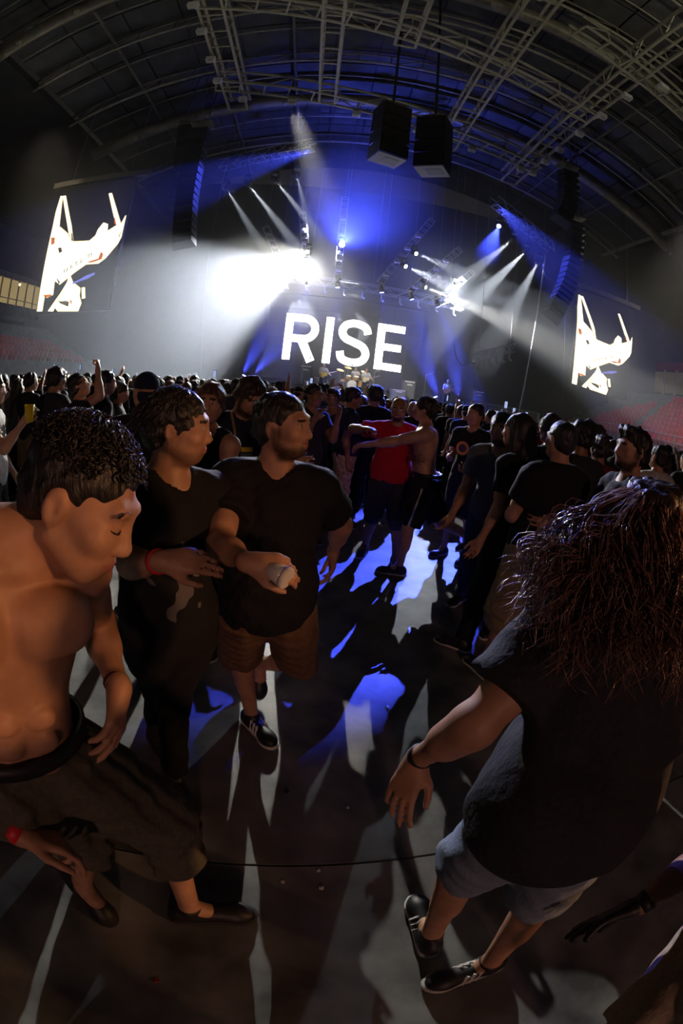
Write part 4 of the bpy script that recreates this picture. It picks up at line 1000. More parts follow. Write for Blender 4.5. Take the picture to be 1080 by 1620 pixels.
def bottoms(p, h, mats, kind='shorts', bulk=1., fat=0., loose=.02, seed=0, wr=.006, length=None):
    s = p.s; Pv = p.pel; F = Field(h); J = p.J
    F.ell(J['pelvis']+Pv@A((0, -.012, -.01))*s, A((.165*bulk+fat*.02+loose*.6, .125*bulk+fat*.03+loose*.5, .14))*s, Pv, .05)
    for sd in 'lr':
        hp, kn, an = J['hip'+sd], J['kn'+sd], J['an'+sd]
        F.cap(hp, hp*.6+kn*.4, (.090*bulk+loose)*s, (.080*bulk+loose)*s, .04)
        if kind == 'shorts':
            q = length or .95; F.cone(hp, hp+(kn-hp)*min(q, 1), (.09*bulk+loose)*s, (.074*bulk+loose*1.3)*s, .03)
            if q > 1: F.cap(kn, kn+(an-kn)*(q-1), (.066*bulk+loose)*s, (.066*bulk+loose)*s, .03)
        else:
            F.cap(hp, kn, (.088*bulk+loose)*s, (.062*bulk+loose)*s, .03); F.cone(kn, kn+(an-kn)*.97, (.060*bulk+loose)*s, (.050+loose)*s, .03)
            F.ell(kn, A((.062*bulk+loose,)*3)*s, None, .03)
    F.noise(wav(seed, 38), wr); F.noise(folds(seed+2, 30, (0, 0, 1)), wr)
    F.cut(J['pelvis']+Pv[:, 2]*.105*s, Pv[:, 2])
    return F
def person(label, p, base, skin=0, hair='short', hairm=0, top='tee', topm=None, bot='trousers', botm=None, bulk=1., fat=0., muscle=0., res=.012, beard=0, group=None, eyes=True, shoes=True, shoem=None, stripes=False, fem=0., seed=0, hem=-.06, length=None, hand_res=True, vol=.012, rough=.006, jaw=1., wr=.006, loose=.016, sole=None, sleeve=.62, toe_pitch=None, cat='person', bloose=.02, brows=True):
    base = Vector(base); e = empty('person', base, label, cat, group); T = Matrix.Translation(-base)
    def put(nm, F, mats, paint=None, par=None):
        me = F.mesh(nm, mats, paint=paint); me.transform(T); return link(nm, me, par or e)
    F = Field(res); torso(F, p, bulk*.96 if top else bulk, fat, muscle, 0., True)
    head_field(F, p, jaw, fem)
    for sd in 'lr':
        arm(F, p, sd, (1.0-.15*fem)*(1+.06*muscle)*(1+.15*fat), 2); hand(F, p, sd)
        
        if bot == 'shorts': leg(F, p, sd, bulk, 0., 2.); foot_core(F, p, sd)
    sk = SKIN[skin] if isinstance(skin, int) else skin
    body = put('body', F, HEADM(sk), face_paint(p, 0, brows, eyes))
    if beard:
        me = body.data; n = len(me.vertices); co = np.empty(n*3); me.vertices.foreach_get('co', co); q = ((co.reshape(-1, 3)+A(base)-p.J['head'])@p.hed)/p.s
        sm = lambda v, a, b: np.clip((v-a)/(b-a), 0, 1)
        ax_ = np.abs(q[:, 0]); low = sm(-q[:, 2], .046+.018*sm(ax_, .02, .06)*0, .058)*sm(q[:, 2], -.135, -.118)*sm(q[:, 1], -.012, .008)
        cheek = 1-sm(q[:, 1]-.02, 0, .03)*sm(q[:, 2], -.078, -.062)*sm(ax_, .022, .030)                     # bare cheeks
        side = sm(ax_, .054, .062)*sm(q[:, 1], -.014, -.002)*(1-sm(q[:, 1], .018, .034))*(1-sm(q[:, 2], -.01, .015))*sm(q[:, 2], -.12, -.1)
        val = np.clip(np.maximum(low*cheek, side), 0, 1)*beard*(ax_ < .09)
        at = me.attributes.new('beard', 'FLOAT', 'POINT'); at.data.foreach_set('value', val.astype(np.float32))
    if hair: G = Field(res*.8 if hair != 'long' else res); hair_field(G, p, vol, 0, hair, seed+1, rough); put('cap' if hair == 'cap' else 'hair', G, M_HAIR[hairm] if isinstance(hairm, int) else hairm)
    if top: put('tank_top' if top == 'tank' else 'shirt', tee(p, res, bulk, fat, hem, sleeve, loose, seed, tank=top == 'tank', wr=wr, longs=top == 'long'), topm or M_TEE)
    if bot: put('shorts' if bot == 'shorts' else 'trousers', bottoms(p, res, None, bot, bulk, fat, bloose, seed, wr, length), botm or M_BLKJ)
    if shoes:
        for sd in 'lr':
            o = A(p.J['an'+sd])-A(base); tp = (toe_pitch or {}).get(sd, 0.)
            shoe('shoe', o, p.toe[sd], p.s, shoem or M_SHOEB, e, True, stripes, pitch=tp, M_SOLE=sole or M_SOLEW, hres=min(res, .013))
    return e
def img_dir(px, py, r, u, t):
    """a direction given as picture right / up / towards the camera at a pixel"""
    c = np.array(ray(px, py)); R_ = unit(np.array(ray(px+6, py))-c); U_ = unit(np.array(ray(px, py-6))-c)
    return unit(R_*r+U_*u-c*t)
def pose_from(pelvis, pel_f, chest_up, chest_f, head_f, head_u, height=1.74, pel_u=(0, 0, 1), neck_fwd=0.0):
    p = Pose(); s = p.s = height/1.72; J = p.J
    p.pel = basis(pel_u, pel_f); p.che = basis(chest_up, chest_f); p.hed = basis(head_u, head_f)
    J['pelvis'] = A(pelvis); J['waist'] = J['pelvis']+unit(p.pel[:, 2]+p.che[:, 2])*.15*s; J['chest'] = J['waist']+p.che[:, 2]*.20*s; J['neck'] = J['chest']+p.che[:, 2]*.19*s
    J['head'] = J['neck']+p.che[:, 2]*.075*s+p.hed[:, 2]*.085*s+p.hed[:, 1]*(.02+neck_fwd)*s
    for sd, sg in (('l', -1), ('r', 1)):
        J['sh'+sd] = J['chest']+(p.che@A((sg*.175, -.01, .115)))*s; J['hip'+sd] = J['pelvis']+(p.pel@A((sg*.09, 0, -.03)))*s
    return p
UA, FA, TH, SH = .285, .255, .43, .40
def set_arm(p, sd, el, wr_, hd, palm, curl=.5, thumb=.6, spread=.1):
    p.J['el'+sd] = A(el); p.J['wr'+sd] = A(wr_); p.hand[sd] = unit(hd); p.palm[sd] = unit(palm); p.curl[sd] = curl; p.thumb[sd] = thumb; p.spread[sd] = spread
def set_leg(p, sd, kn, an, toe): p.J['kn'+sd] = A(kn); p.J['an'+sd] = A(an); p.toe[sd] = unit(toe)
def band(p, sd, q, r, w, m, par, base, name='wristband'):
    a, b = p.J['el'+sd], p.J['wr'+sd]; c = a+(b-a)*q-A(base); d = unit(b-a)
    return MB().lathe(Vector(c-d*w/2), Vector(d), [(r*.8, 0), (r, .002), (r*.97, w-.002), (r*.8, w)], 20).build(name, m, par, True)
# ------------------------------------------------------------------ the shirtless man bowing his head, close at the left
pel = (-3.19, .60, .90)
pA = pose_from(pel, (.80, -.60, 0), (.14, .03, 1), (.74, -.67, 0), img_dir(140, 790, .82, -.50, .30), img_dir(140, 790, .42, .86, .22), 1.74, (.04, .04, 1), neck_fwd=.05)
pA.J['head'] = A(at_d(128, 795, .80))
el = A((-3.12, .99, 1.10)); wl = px_joint(el, 188, 1090, FA*1.02, 0)
set_arm(pA, 'l', el, wl, img_dir(188, 1092, -.10, -1, .1), img_dir(188, 1092, -.9, -.1, -.35), (.35, .30, .35, .4), .5)
wrr = A(at_z(36, 1322, .82)); er = A((-3.40, .42, 1.02))
set_arm(pA, 'r', er, wrr, img_dir(30, 1325, 1, -.22, .1), img_dir(30, 1325, -.15, -.75, -.6), (.55, .75, .9, 1.0), .4)
kl = A(at_z(262, 1300, .50)); al = A(at_z(300, 1436, .09))
set_leg(pA, 'l', kl, al, img_dir(300, 1440, 1, -.04, 0))
kr = A(at_z(135, 1300, .52)); ar = A(at_z(130, 1400, .20)); set_leg(pA, 'r', kr, ar, (.75, -.5, 0))
bA = (-3.1, .65, 0)
PA_ = person('shirtless man with curly dark hair bowing his head over a red wristband', pA, bA, 0, 'short', 0, None, None, 'shorts', M_CARGO, 1.0, 0, 1.3, .0062, .22, None, False, True, None, False, brows=False, seed=3, length=1.30, vol=.006, rough=.0025, sole=M_SOLEB, toe_pitch={'r': .9}, bloose=.036)
band(pA, 'r', .93, .036, .03, M_BAND, PA_, bA); band(pA, 'l', .92, .033, .012, mat('dark_red_cord', (.12, .01, .02), .6), PA_, bA, 'cord_bracelet'); band(pA, 'l', .985, .032, .010, M_WATCH, PA_, bA, 'cord_bracelet')
# belt line
def ring(p, z, m, par, base, name, a=.165, b=.125, t=.014, w=.035):
    Pv = p.pel; c = p.J['pelvis']+Pv[:, 2]*z*p.s-A(base); n = 36; mb = MB(); vs = []
    for i in range(n):
        q = 2*PI*i/n
        for rr in (0, t):
            for zz in (-w/2, w/2): vs.append(c+Pv@A(((a+rr)*math.cos(q), (b+rr)*math.sin(q)-.012, zz))*p.s)
    fs = []
    for i in range(n):
        j = (i+1) % n; A0, B0 = i*4, j*4; fs += [(A0+2, B0+2, B0+3, A0+3), (A0+1, A0+3, B0+3, B0+1), (A0, B0, B0+2, A0+2), (A0, A0+1, B0+1, B0)]
    return mb.add([tuple(v) for v in vs], fs).build(name, m, par, True)
ring(pA, .092, M_WATCH, PA_, bA, 'waistband', .170, .132)

def locks(name, p, base, par, m, n, seed, root_fn, path_fn, r0, segs=9, sides=4):
    r = np.random.default_rng(seed); mb = MB(); H = p.hed; c = p.J['head']
    for i in range(n):
        root, nrm = root_fn(r); pts = path_fn(r, root, nrm, segs)
        rad = [r0*r.uniform(.7, 1.3)*(1-.75*(k/segs)**1.5) for k in range(len(pts))]
        mb.tube([Vector(A(q)-A(base)) for q in pts], rad, sides)
    return mb.build(name, m, par, True)
def scalp(p, lo=-.1, vol=1.0, fr=.05):
    def f(r):
        while True:
            v = unit(r.normal(size=3))
            if v[2] < lo or v[1] > .55 and v[2] < .45 or (v[1] > fr+.35 and v[2] < .25): continue
            q = A((.084, .102, .09))*v*vol; return p.J['head']+p.hed@(q+A((0, -.022, .038)))*p.s, p.hed@v
    return f
def curl_path(L):
    def f(r, root, n, segs):
        t = unit(r.normal(size=3)); t = unit(t-n*(t@n)); b = np.cross(n, t); ph = r.uniform(0, 6.28); out = []
        for k in range(segs):
            q = k/(segs-1); a = ph+q*r.uniform(5, 8); out.append(root+n*(.018*q)*L+t*(.022*q*L)+(t*math.cos(a)+b*math.sin(a))*.006*L)
        return out
    return f
locks('curls', pA, bA, PA_, M_HAIR[0], 620, 5, scalp(pA, .32, 1.03), curl_path(.85), .0030, 8)

def face_hair(p, base, par):
    s_ = p.s; H_ = p.hed; c_ = p.J['head']; r = np.random.default_rng(9)
    for sg in (-1, 1):
        mb, ml = MB(), MB()
        for i in range(70):                                       # eyebrow hairs
            q = r.uniform(0, 1); x = sg*(.014+.040*q); z = .026+.007*math.sin(q*2.6)+r.uniform(-.0035, .0035); y = .094-.30*(abs(x)-.012)**1.0*.55
            a = c_+H_@A((x, y, z))*s_-A(base); b = a+H_@A((sg*.009, -.001, .0022-.006*q))*s_; mb.tube([Vector(a), Vector((a+b)/2+H_[:, 1]*.0015), Vector(b)], [.0012, .0011, .0004], 3)
        pts = [Vector(c_+H_@A((sg*(.018+.030*t), .0945-.013*abs(t-.42)-.008*t, -.0005-.004*math.sin(t*PI)))*s_-A(base)) for t in [i/8 for i in range(9)]]
        ml.tube(pts, [.0006, .0014, .0018, .002, .002, .002, .0018, .0014, .0008], 5)
        mb.build('eyebrow', M_BROW, par); ml.build('eyelash', M_BROW, par)
face_hair(pA, bA, PA_)
# ------------------------------------------------------------------ the man in black tee jogging in the middle
pel = tuple(at_z(418, 950, .885))
fM = A((.30, -.95, 0))
pM = pose_from(pel, fM, (.02, .02, 1), (.28, -.96, 0), img_dir(455, 665, .86, -.10, .42), img_dir(455, 665, .02, 1, .06), 1.66)
el = px_joint(pM.J['shl'], 540, 830, UA, 1); wl = px_joint(el, 527, 872, FA*.9, 1)
set_arm(pM, 'l', el, wl, img_dir(527, 872, -.05, -1, .2), img_dir(527, 872, -1, 0, .2), .4)
er = px_joint(pM.J['shr'], 348, 862, UA, 0); wr_ = px_joint(er, 393, 890, FA, 0)
set_arm(pM, 'r', er, wr_, img_dir(405, 895, 1, -.15, .25), img_dir(405, 895, 0, -.3, -1), (.6, .65, .7, .75), .7)
kr = A(at_z(380, 1035, .47)); ar = A(at_z(398, 1130, .09)); set_leg(pM, 'r', kr, ar, img_dir(398, 1130, .45, -1, .1))
kl = px_joint(pM.J['hipl'], 472, 1046, TH, 1); al = px_joint(kl, 410, 1050, SH, 1); set_leg(pM, 'l', kl, al, (.15, -.35, -.9))
bM = (pel[0], pel[1], 0)
PM_ = person('bearded man in plain black tee and brown shorts jogging, holding a small cup', pM, bM, 0, 'short', 0, 'tee', M_TEE, 'shorts', M_BROWN, 1.06, .25, 0, .0085, .9, None, True, True, None, True, seed=11, hem=-.10, vol=.006, rough=.003, length=1.0, toe_pitch={'l': 1.1}, jaw=1.1, loose=.026)
cupc = A(at_d(436, 905, float(np.linalg.norm(A(pM.J['wrr'])-np.array(CAM)))-.02))
cup = empty('plastic_cup', tuple(cupc), 'small clear plastic cup held by the jogging man', 'cup')
M_CUP = mat('clear_plastic', (.7, .7, .68), .15)
d = img_dir(436, 905, .75, -.45, .5)
MB().lathe((0, 0, 0), Vector(d), [(.022, -.03), (.030, .035), (.028, .035), (.021, -.026)], 18).build('cup_wall', M_CUP, cup, True); MB().lathe(Vector(d)*.035, Vector(d), [(.032, -.003), (.032, .003), (.027, .003)], 18).build('rim', M_SOLEW, cup, True)

# ------------------------------------------------------------------ the man in printed black tee beside him
pel = tuple(at_z(268, 990, .88))
pH = pose_from(pel, (.62, -.78, 0), (.0, .03, 1), (.68, -.73, 0), img_dir(265, 665, .93, -.14, .20), img_dir(265, 665, .1, 1, .05), 1.66)
er = A(at_d(206, 893, 1.47)); wr_ = px_joint(er, 256, 888, FA*.97, 0)
set_arm(pH, 'r', er, wr_, img_dir(262, 888, 1, .02, .1), img_dir(262, 888, 0, -.4, -1), (.3, .35, .4, .5), .5)
el = px_joint(pH.J['shl'], 330, 845, UA, 1); wl = px_joint(el, 352, 838, FA*.9, 0); set_arm(pH, 'l', el, wl, img_dir(352, 838, -.3, .1, 1), img_dir(352, 838, 0, -1, 0), (.7, .8, .9, 1.), .6)
set_leg(pH, 'l', A(at_z(272, 1110, .49)), A(at_z(276, 1225, .085)), (.55, -.8, 0)); set_leg(pH, 'r', A(at_z(248, 1080, .50)), A(at_z(250, 1165, .085)), (.6, -.7, 0))
bH = (pel[0], pel[1], 0)
PH_ = person('long-haired man in printed black tee and black trousers with a red wristband, looking aside', pH, bH, 0, 'short', 0, 'tee', M_TEE, 'trousers', M_BLKJ, .96, 0, 0, .0095, .55, None, True, True, None, False, seed=21, hem=-.12, vol=.010, rough=.004, bloose=.010, sole=M_SOLEB)
band(pH, 'r', .9, .036, .028, M_BAND, PH_, bH)
def swept_path(L, dirs):
    def f(r, root, n, segs):
        w = r.uniform(.0, 1.0); g = unit(dirs[0]*(1-w)+dirs[1]*w+r.normal(size=3)*.12); q = root.copy(); v = unit(n*.12+g*.9); out = [q.copy()]
        for k in range(segs-1):
            v = unit(v*.7+g*.35+r.normal(size=3)*.05); q = q+v*L/segs; out.append(q.copy())
        return out
    return f
Hh = pH.hed
locks('hair_strands', pH, bH, PH_, M_HAIR[0], 300, 8, scalp(pH, -.1, 1.06, -.2), swept_path(.075, [-Hh[:, 2]*1.0-Hh[:, 1]*.5, -Hh[:, 2]*.9-Hh[:, 1]*.9]), .0028, 8)
M_PRINT = mat('grey_shirt_print', (.16, .15, .15), .8, 0, .5, 40)
sh_ = next(c for c in PH_.children if c.name.startswith('shirt')); me = sh_.data          # flame-like print, flat on the front of the shirt
n_ = len(me.vertices); cc = np.empty(n_*3); me.vertices.foreach_get('co', cc); q = ((cc.reshape(-1, 3)+A(bH)-pH.J['waist'])@pH.che)/pH.s
fl_ = np.sin(q[:, 0]*70+np.sin(q[:, 2]*38)*2.2)+.8*np.sin(q[:, 2]*33+q[:, 0]*45)+.5*np.sin(q[:, 0]*110-q[:, 2]*60)
val = np.where(q[:, 1] > .02, fl_+2.2*(1-((q[:, 0]-.01)/.10)**2-((q[:, 2]-.06)/.16)**2)-1.6, -2.)
at_ = me.attributes.new('print', 'FLOAT', 'POINT'); at_.data.foreach_set('value', np.clip(val*.5+.5, 0, 1).astype(np.float32))
mp_ = M_TEE.copy(); mp_.name = 'black_tee_with_print'; nt = mp_.node_tree; bs = nt.nodes['Principled BSDF']; an_ = nt.nodes.new('ShaderNodeAttribute'); an_.attribute_name = 'print'
rmp = nt.nodes.new('ShaderNodeValToRGB'); rmp.color_ramp.elements[0].position = .56; rmp.color_ramp.elements[1].position = .62; rmp.color_ramp.elements[0].color = (.012, .012, .014, 1); rmp.color_ramp.elements[1].color = (.13, .12, .12, 1)
nt.links.new(an_.outputs['Fac'], rmp.inputs[0]); nt.links.new(rmp.outputs[0], bs.inputs['Base Color']); me.materials[0] = mp_

# ------------------------------------------------------------------ the long-haired dancer at the right, seen from behind
pel = (-1.97, .56, .87)
pR = pose_from(pel, (.2, .95, 0), (.12, .14, .6), (.50, .86, 0), img_dir(1040, 870, .45, -.30, -.8), img_dir(1040, 870, .0, 1, -.15), 1.72, (.08, .10, 1))
pR.J['head'] = A(at_d(1040, 868, 1.0))
el = px_joint(pR.J['shl'], 748, 1150, UA, 1); wl = px_joint(el, 660, 1200, FA, 1)
set_arm(pR, 'l', el, wl, img_dir(660, 1200, -.42, -1, .05), img_dir(660, 1200, .35, -.25, -1), (.25, .28, .32, .36), .5, .3)
er = pR.J['shr']+A((.16, -.05, -.22)); wr_ = er+A((.18, .12, -.12)); set_arm(pR, 'r', er, wr_, (.5, .3, -.6), (0, 0, -1), .5)
set_leg(pR, 'l', A(at_z(728, 1372, .46)), A(at_z(682, 1478, .09)), img_dir(680, 1480, -.22, 1, -.3)); set_leg(pR, 'r', A(at_z(848, 1425, .46)), A(at_z(775, 1522, .09)), img_dir(770, 1525, -.9, -.5, .1))
bR = (pel[0], pel[1], 0)
PR_ = person('dancer with long wavy hair flying out, black tee, denim shorts and striped trainers', pR, bR, 0, 'short', 1, 'tee', M_TEE2, 'shorts', M_LTDEN, 1.16, .45, 0, .0085, 0, None, False, True, None, True, seed=31, hem=-.17, vol=.014, length=.9, sleeve=.72, loose=.026)
band(pR, 'l', .93, .034, .02, M_WATCH, PR_, bR, 'wrist_strap')
M_LONG = mat('long_wavy_hair', (.17, .080, .060), .42, 0, .4, 60, .2, spec=.7)
H = pR.hed
fly = img_dir(900, 960, -1, -.30, .05); dn = img_dir(1000, 1000, -.45, -1, .20); dn2 = img_dir(1000, 1000, .25, -1, .25)
def long_root(r):
    while True:
        v = unit(r.normal(size=3))
        if v[2] < -.25 or v[1] > .45: continue
        q = A((.088, .104, .092))*v; return pR.J['head']+H@(q+A((0, -.022, .036)))*pR.s, H@v
def rcl(root):
    kq = np.floor((H.T@(root-pR.J['head']))*55).astype(int); return np.random.default_rng(5+int(abs(kq[0]*73+kq[1]*179+kq[2]*283)))
def long_path(r, root, n, segs):
    w = r.uniform(); side = (n@img_dir(1000, 900, -1, 0, 0))
    if side > -.15 and rcl(root).uniform() < .55: g = unit(fly*(.35+.5*r.uniform())+dn*r.uniform(.2, 1.0)); L = r.uniform(.18, .31)
    else: g = unit(dn*(1-w)+dn2*w); L = r.uniform(.20, .36)
    q = root.copy(); g0 = unit(dn*.8+fly*.3+n*.5); v = unit(n*.3+g0); out = [q.copy()]; kq = np.floor((H.T@(root-pR.J['head']))*55).astype(int); rc = np.random.default_rng(int(abs(kq[0]*73+kq[1]*179+kq[2]*283))); ph, am = rc.uniform(0, 6.28)+r.uniform(0, .35), rc.uniform(.018, .050); b1 = unit(np.cross(g, A((.3, .2, .9)))); b2 = np.cross(g, b1)
    for k in range(segs-1):
        t = k/segs; v = unit(v*.72+g*(.12+.5*t)); q = q+v*L/segs; out.append(q+(b1*math.sin(ph+t*14)+b2*math.cos(ph*1.7+t*11))*am*t)
    return out
locks('long_hair', pR, bR, PR_, M_LONG, 2700, 77, long_root, long_path, .0023, 14, 3)

# ------------------------------------------------------------------ the person cut by the lower right corner: dark hand, cream shorts
pB = pose_from((-1.58, -.02, .80), (-.9, .4, 0), (-.0, .18, .6), (-.85, .5, 0), (-.7, .7, -.2), (0, .1, 1), 1.72, (0, .05, 1))
set_arm(pB, 'r', (-1.665, .28, .84), tuple(at_z(1012, 1432, .75)), img_dir(1000, 1440, -1, -.42, .0), img_dir(1000, 1440, .2, -1, -.2), (.12, .16, .2, .3), .5, .6)
set_arm(pB, 'l', pB.J['shl']+A((.1, -.2, -.2)), pB.J['shl']+A((.05, -.3, -.4)), (0, 0, -1), (1, 0, 0))
set_leg(pB, 'r', at_z(975, 1640, .50), at_z(960, 1700, .10), (-.8, .5, 0)); set_leg(pB, 'l', pB.J['hipl']+A((-.1, -.15, -.38)), pB.J['hipl']+A((.0, -.2, -.72)), (-.8, .5, 0))
bB = (-1.58, -.02, 0)
PB_ = person('person bending in at the corner with cream shorts, dark hand and a wrist watch', pB, bB, 1, 'short', 0, 'tee', M_TEE, 'shorts', M_CREAM, 1.05, .2, 0, .009, 0, None, False, True, None, False, seed=41, length=.95, hem=-.02)
G = Field(.006); hand(G, pB, 'r'); G.noise(wav(3, 60), -.0); gm = G.mesh('dark_hand_shell', M_WATCH); gv = np.empty(len(gm.vertices)*3); gm.vertices.foreach_get('co', gv); gn = np.empty(len(gm.vertices)*3); gm.vertices.foreach_get('normal', gn); gm.vertices.foreach_set('co', gv+gn*.004); gm.transform(Matrix.Translation(-Vector(bB))); link('dark_hand_shell', gm, PB_)  # dark shell just outside the hand
band(pB, 'r', .90, .036, .03, M_WATCH, PB_, bB, 'watch_strap')
# ------------------------------------------------------------------ the people round the open floor, each on their own
def spot_of(px, py, d):
    q = ray(px, py); n = math.hypot(q.x, q.y); return (CAM.x+q.x/n*d, CAM.y+q.y/n*d, 0)
FRIEND = 'people round the open floor'
def mid(label, px, py, d, face, height=1.72, arms=None, lean=0., head=(0, 0), legs=None, bend=0., res=None, tweak=None, **k):
    res = res or (.0125 if d < 3.5 else .0145 if d < 5 else .017)
    b = spot_of(px, py, d); p = stand_pose(b, face, height, arms, lean, head, legs, bend)
    lowest = min(p.J['anl'][2], p.J['anr'][2])-.085*p.s
    for q in p.J: p.J[q] = p.J[q]-A((0, 0, lowest))
    if tweak: tweak(p)
    return person(label, p, b, res=res, group=FRIEND, **k), p, b
def fist_up(p):
    f, u = p.che[:, 1], A((0, 0, 1.)); e = p.J['shr']+unit(f*.8+u*.45)*UA*p.s; set_arm(p, 'r', e, e+unit(u-f*.15)*FA*p.s, unit(u-f*.1), unit(-f), 1.35, .9)
REST = {'l': (.1, .12, .5), 'r': (.1, .12, .5)}
mid('woman in a black tank top with short reddish hair behind the jogging man', 330, 655, 2.75, 2.75, 1.64, {'l': (.2, .1, 1.2), 'r': (.3, .1, 1.3)}, 0, (.5, .1), skin=0, hair='short', hairm=2, top='tank', topm=M_TEE, bot='trousers', botm=M_BLKJ, fem=.7, seed=51, vol=.018, bulk=.98, fat=.1)
e_, p_, b_ = mid('man in dark tee with a yellow badge looking down behind the jogging man', 383, 645, 3.2, -2.5, 1.72, {'l': (.5, .1, 1.3), 'r': (.4, .1, 1.2)}, 0, (.3, -.6), skin=0, hair='short', hairm=1, topm=M_TEE3, bot='trousers', seed=52, bulk=1.05, beard=1)
C_ = p_.che; c_ = p_.J['chest']-A(b_)
MB().box(Vector(c_+C_@A((.02, .150, -.02))), (.085, .008, .030), Matrix(C_.tolist())).build('badge', mat('yellow_badge', (.8, .62, .02), .5, emit=.0), e_); MB().box(Vector(c_+C_@A((.02, .152, -.065))), (.085, .008, .045), Matrix(C_.tolist())).build('badge', M_TEEG, e_)
MB().tube([Vector(c_+C_@A(v)) for v in ((.09, .02, .21), (.11, .13, .1), (.10, .15, -.05), (.08, .155, -.18))], .012, 5).build('bag_strap', M_KHAKI, e_)
mid('person in a dark cap and shorts standing half hidden behind the long-haired man', 232, 612, 2.95, .5, 1.70, REST, 0, (0, 0), {'l': (.12, .06, .0), 'r': (-.1, .05, .1)}, skin=0, hair='cap', hairm=M_TEE3, topm=M_TEE, bot='shorts', botm=M_BLKJ, rough=0, seed=53)
mid('man in black tee and patterned cream trousers watching sideways', 553, 655, 5.9, -1.45, 1.74, {'l': (-.1, .08, .3), 'r': (-.15, .1, .35)}, 0, (-.1, -.1), skin=1, hair='short', topm=M_TEE3, botm=mat('patterned_cotton', (.50, .36, .27), .85, 0, .5, 30, .2, dark=(.20, .12, .09)), seed=54, bulk=1.1, fat=.3)
mid('big person all in black beside the man in patterned trousers', 592, 640, 6.4, .2, 1.80, REST, skin=1, hair='afro', topm=M_TEE, seed=55, bulk=1.15, fat=.3)
mid('young man with hands raised near his mouth', 492, 650, 5.0, -2.4, 1.72, {'l': (.7, .1, 2.2), 'r': (.6, .1, 2.1)}, skin=1, hair='short', topm=M_TEE2, seed=56)
mid('person in grey vest beside the man in patterned trousers', 525, 648, 6.4, 2.8, 1.70, {'l': (.2, .1, 1.2), 'r': (.2, .1, 1.4)}, skin=1, hair='quiff', top='tank', topm=M_TEE2, seed=57)
# the pair grappling
e_, pr_, br_ = mid('bald bearded man in a red tee with one arm raised', 628, 672, 4.75, 2.95, 1.70, {'r': (.35, 1.45, 1.9, -1.0), 'l': (.6, .2, 1.0)}, 0, (-.1, -.15), {'l': (.15, .1, .1), 'r': (-.1, .1, .1)}, skin=1, hair=None, topm=M_TEER, bot='shorts', botm=M_TEE2, bulk=1.12, fat=.4, beard=1, seed=58, length=1.05)
sp = spot_of(686, 662, 4.55)
ps = stand_pose(sp, 1.25, 1.74, {'l': (1.35, .1, .25, .6), 'r': (.75, .05, .75, .5)}, .1, (.05, .05), {'l': (.2, .1, .15), 'r': (-.5, .12, .75)}, .05)
lowest = min(ps.J['anl'][2], ps.J['anr'][2])-.085*ps.s
for q in ps.J: ps.J[q] = ps.J[q]-A((0, 0, lowest))
PS_ = person('shirtless man in white-striped black shorts, arms stretched at the man in red', ps, sp, 0, 'short', 0, None, None, 'shorts', M_TEE, 1.05, .15, .8, .011, 0, FRIEND, True, True, None, False, seed=59, length=.92, bloose=.03, toe_pitch={'r': .5})
for sd, sg in (('l', -1), ('r', 1)):
    a_, b2 = ps.J['hip'+sd]-A(sp), ps.J['kn'+sd]-A(sp); o_ = ps.pel@A((sg*.125, 0, 0)); MB().tube([Vector(a_+o_*1.02), Vector(a_*.5+b2*.5+o_*.98), Vector(a_*.12+b2*.88+o_*.92)], .012, 5).build('side_stripe', M_SOLEW, PS_, True)
ring(ps, .082, M_WATCH, PS_, sp, 'waistband', .172, .135)
e_, p_, b_ = mid('man in black tee holding a round yellow picture in front of his chest', 750, 672, 5.2, 2.35, 1.74, {'r': (.35, .05, 1.5, -.5), 'l': (.2, .1, 1.3, -.4)}, skin=0, hair='short', topm=M_TEE, bot='shorts', botm=M_BLKJ, seed=60)
C_ = p_.che; c_ = p_.J['chest']-A(b_)
MB().lathe(Vector(c_+C_@A((.02, .16, -.02))), Vector(C_[:, 1]), [(.075, 0), (.075, .012)], 20).build('round_badge', mat('amber_print', (.8, .35, .05), .5), e_); MB().lathe(Vector(c_+C_@A((.02, .172, -.02))), Vector(C_[:, 1]), [(.045, 0), (.045, .006)], 20).build('badge_centre', M_WATCH, e_)
mid('moustached man in a grey tee leaning forward beside the long-haired woman', 800, 692, 3.7, 2.55, 1.72, {'l': (.3, .25, .5), 'r': (.35, .2, .6)}, .28, (-.2, -.05), {'l': (.3, .1, .3), 'r': (-.2, .1, .2)}, skin=0, hair='short', hairm=0, topm=M_TEEG, botm=M_JEAN, seed=61, beard=1)
mid('person with long straight black hair in black clothes seen from behind', 824, 716, 3.25, .75, 1.70, {'l': (.05, .1, .3), 'r': (.1, .1, .4)}, .05, (.1, 0), {'l': (.1, .12, .05), 'r': (-.12, .06, .1)}, skin=0, hair='long', hairm=0, topm=M_TEE, botm=M_BLKJ, seed=62, fem=.5, rough=.003, stripes=False)
e_, p_, b_ = mid('broad man in plain black tee and khaki cargo shorts with a wallet chain, back turned', 885, 722, 2.9, .12, 1.70, {'l': (.3, .2, 1.5, -.95), 'r': (.3, .2, 1.5, -.95)}, 0, (.05, 0), {'l': (.05, .12, .05), 'r': (-.05, .06, .05)}, skin=0, hair='short', hairm=0, topm=M_TEE, bot='shorts', botm=M_KHAKI, bulk=1.2, fat=.4, seed=63, hem=-.05, length=1.08, bloose=.045, vol=.004, rough=.002, loose=.022)
Pv = p_.pel; c_ = p_.J['pelvis']-A(b_); M_GOLD = mat('brass_chain', (.6, .45, .2), .3, 1.)
ch = MB()
for i in range(22):
    q = i/21; v = c_+Pv@A((-.14-.09*math.sin(q*PI), -.10+.20*q, .02-.16*math.sin(q*PI))); ch.ellipsoid(Vector(v), (.010, .010, .010), None, 6)
ch.build('wallet_chain', M_GOLD, e_)
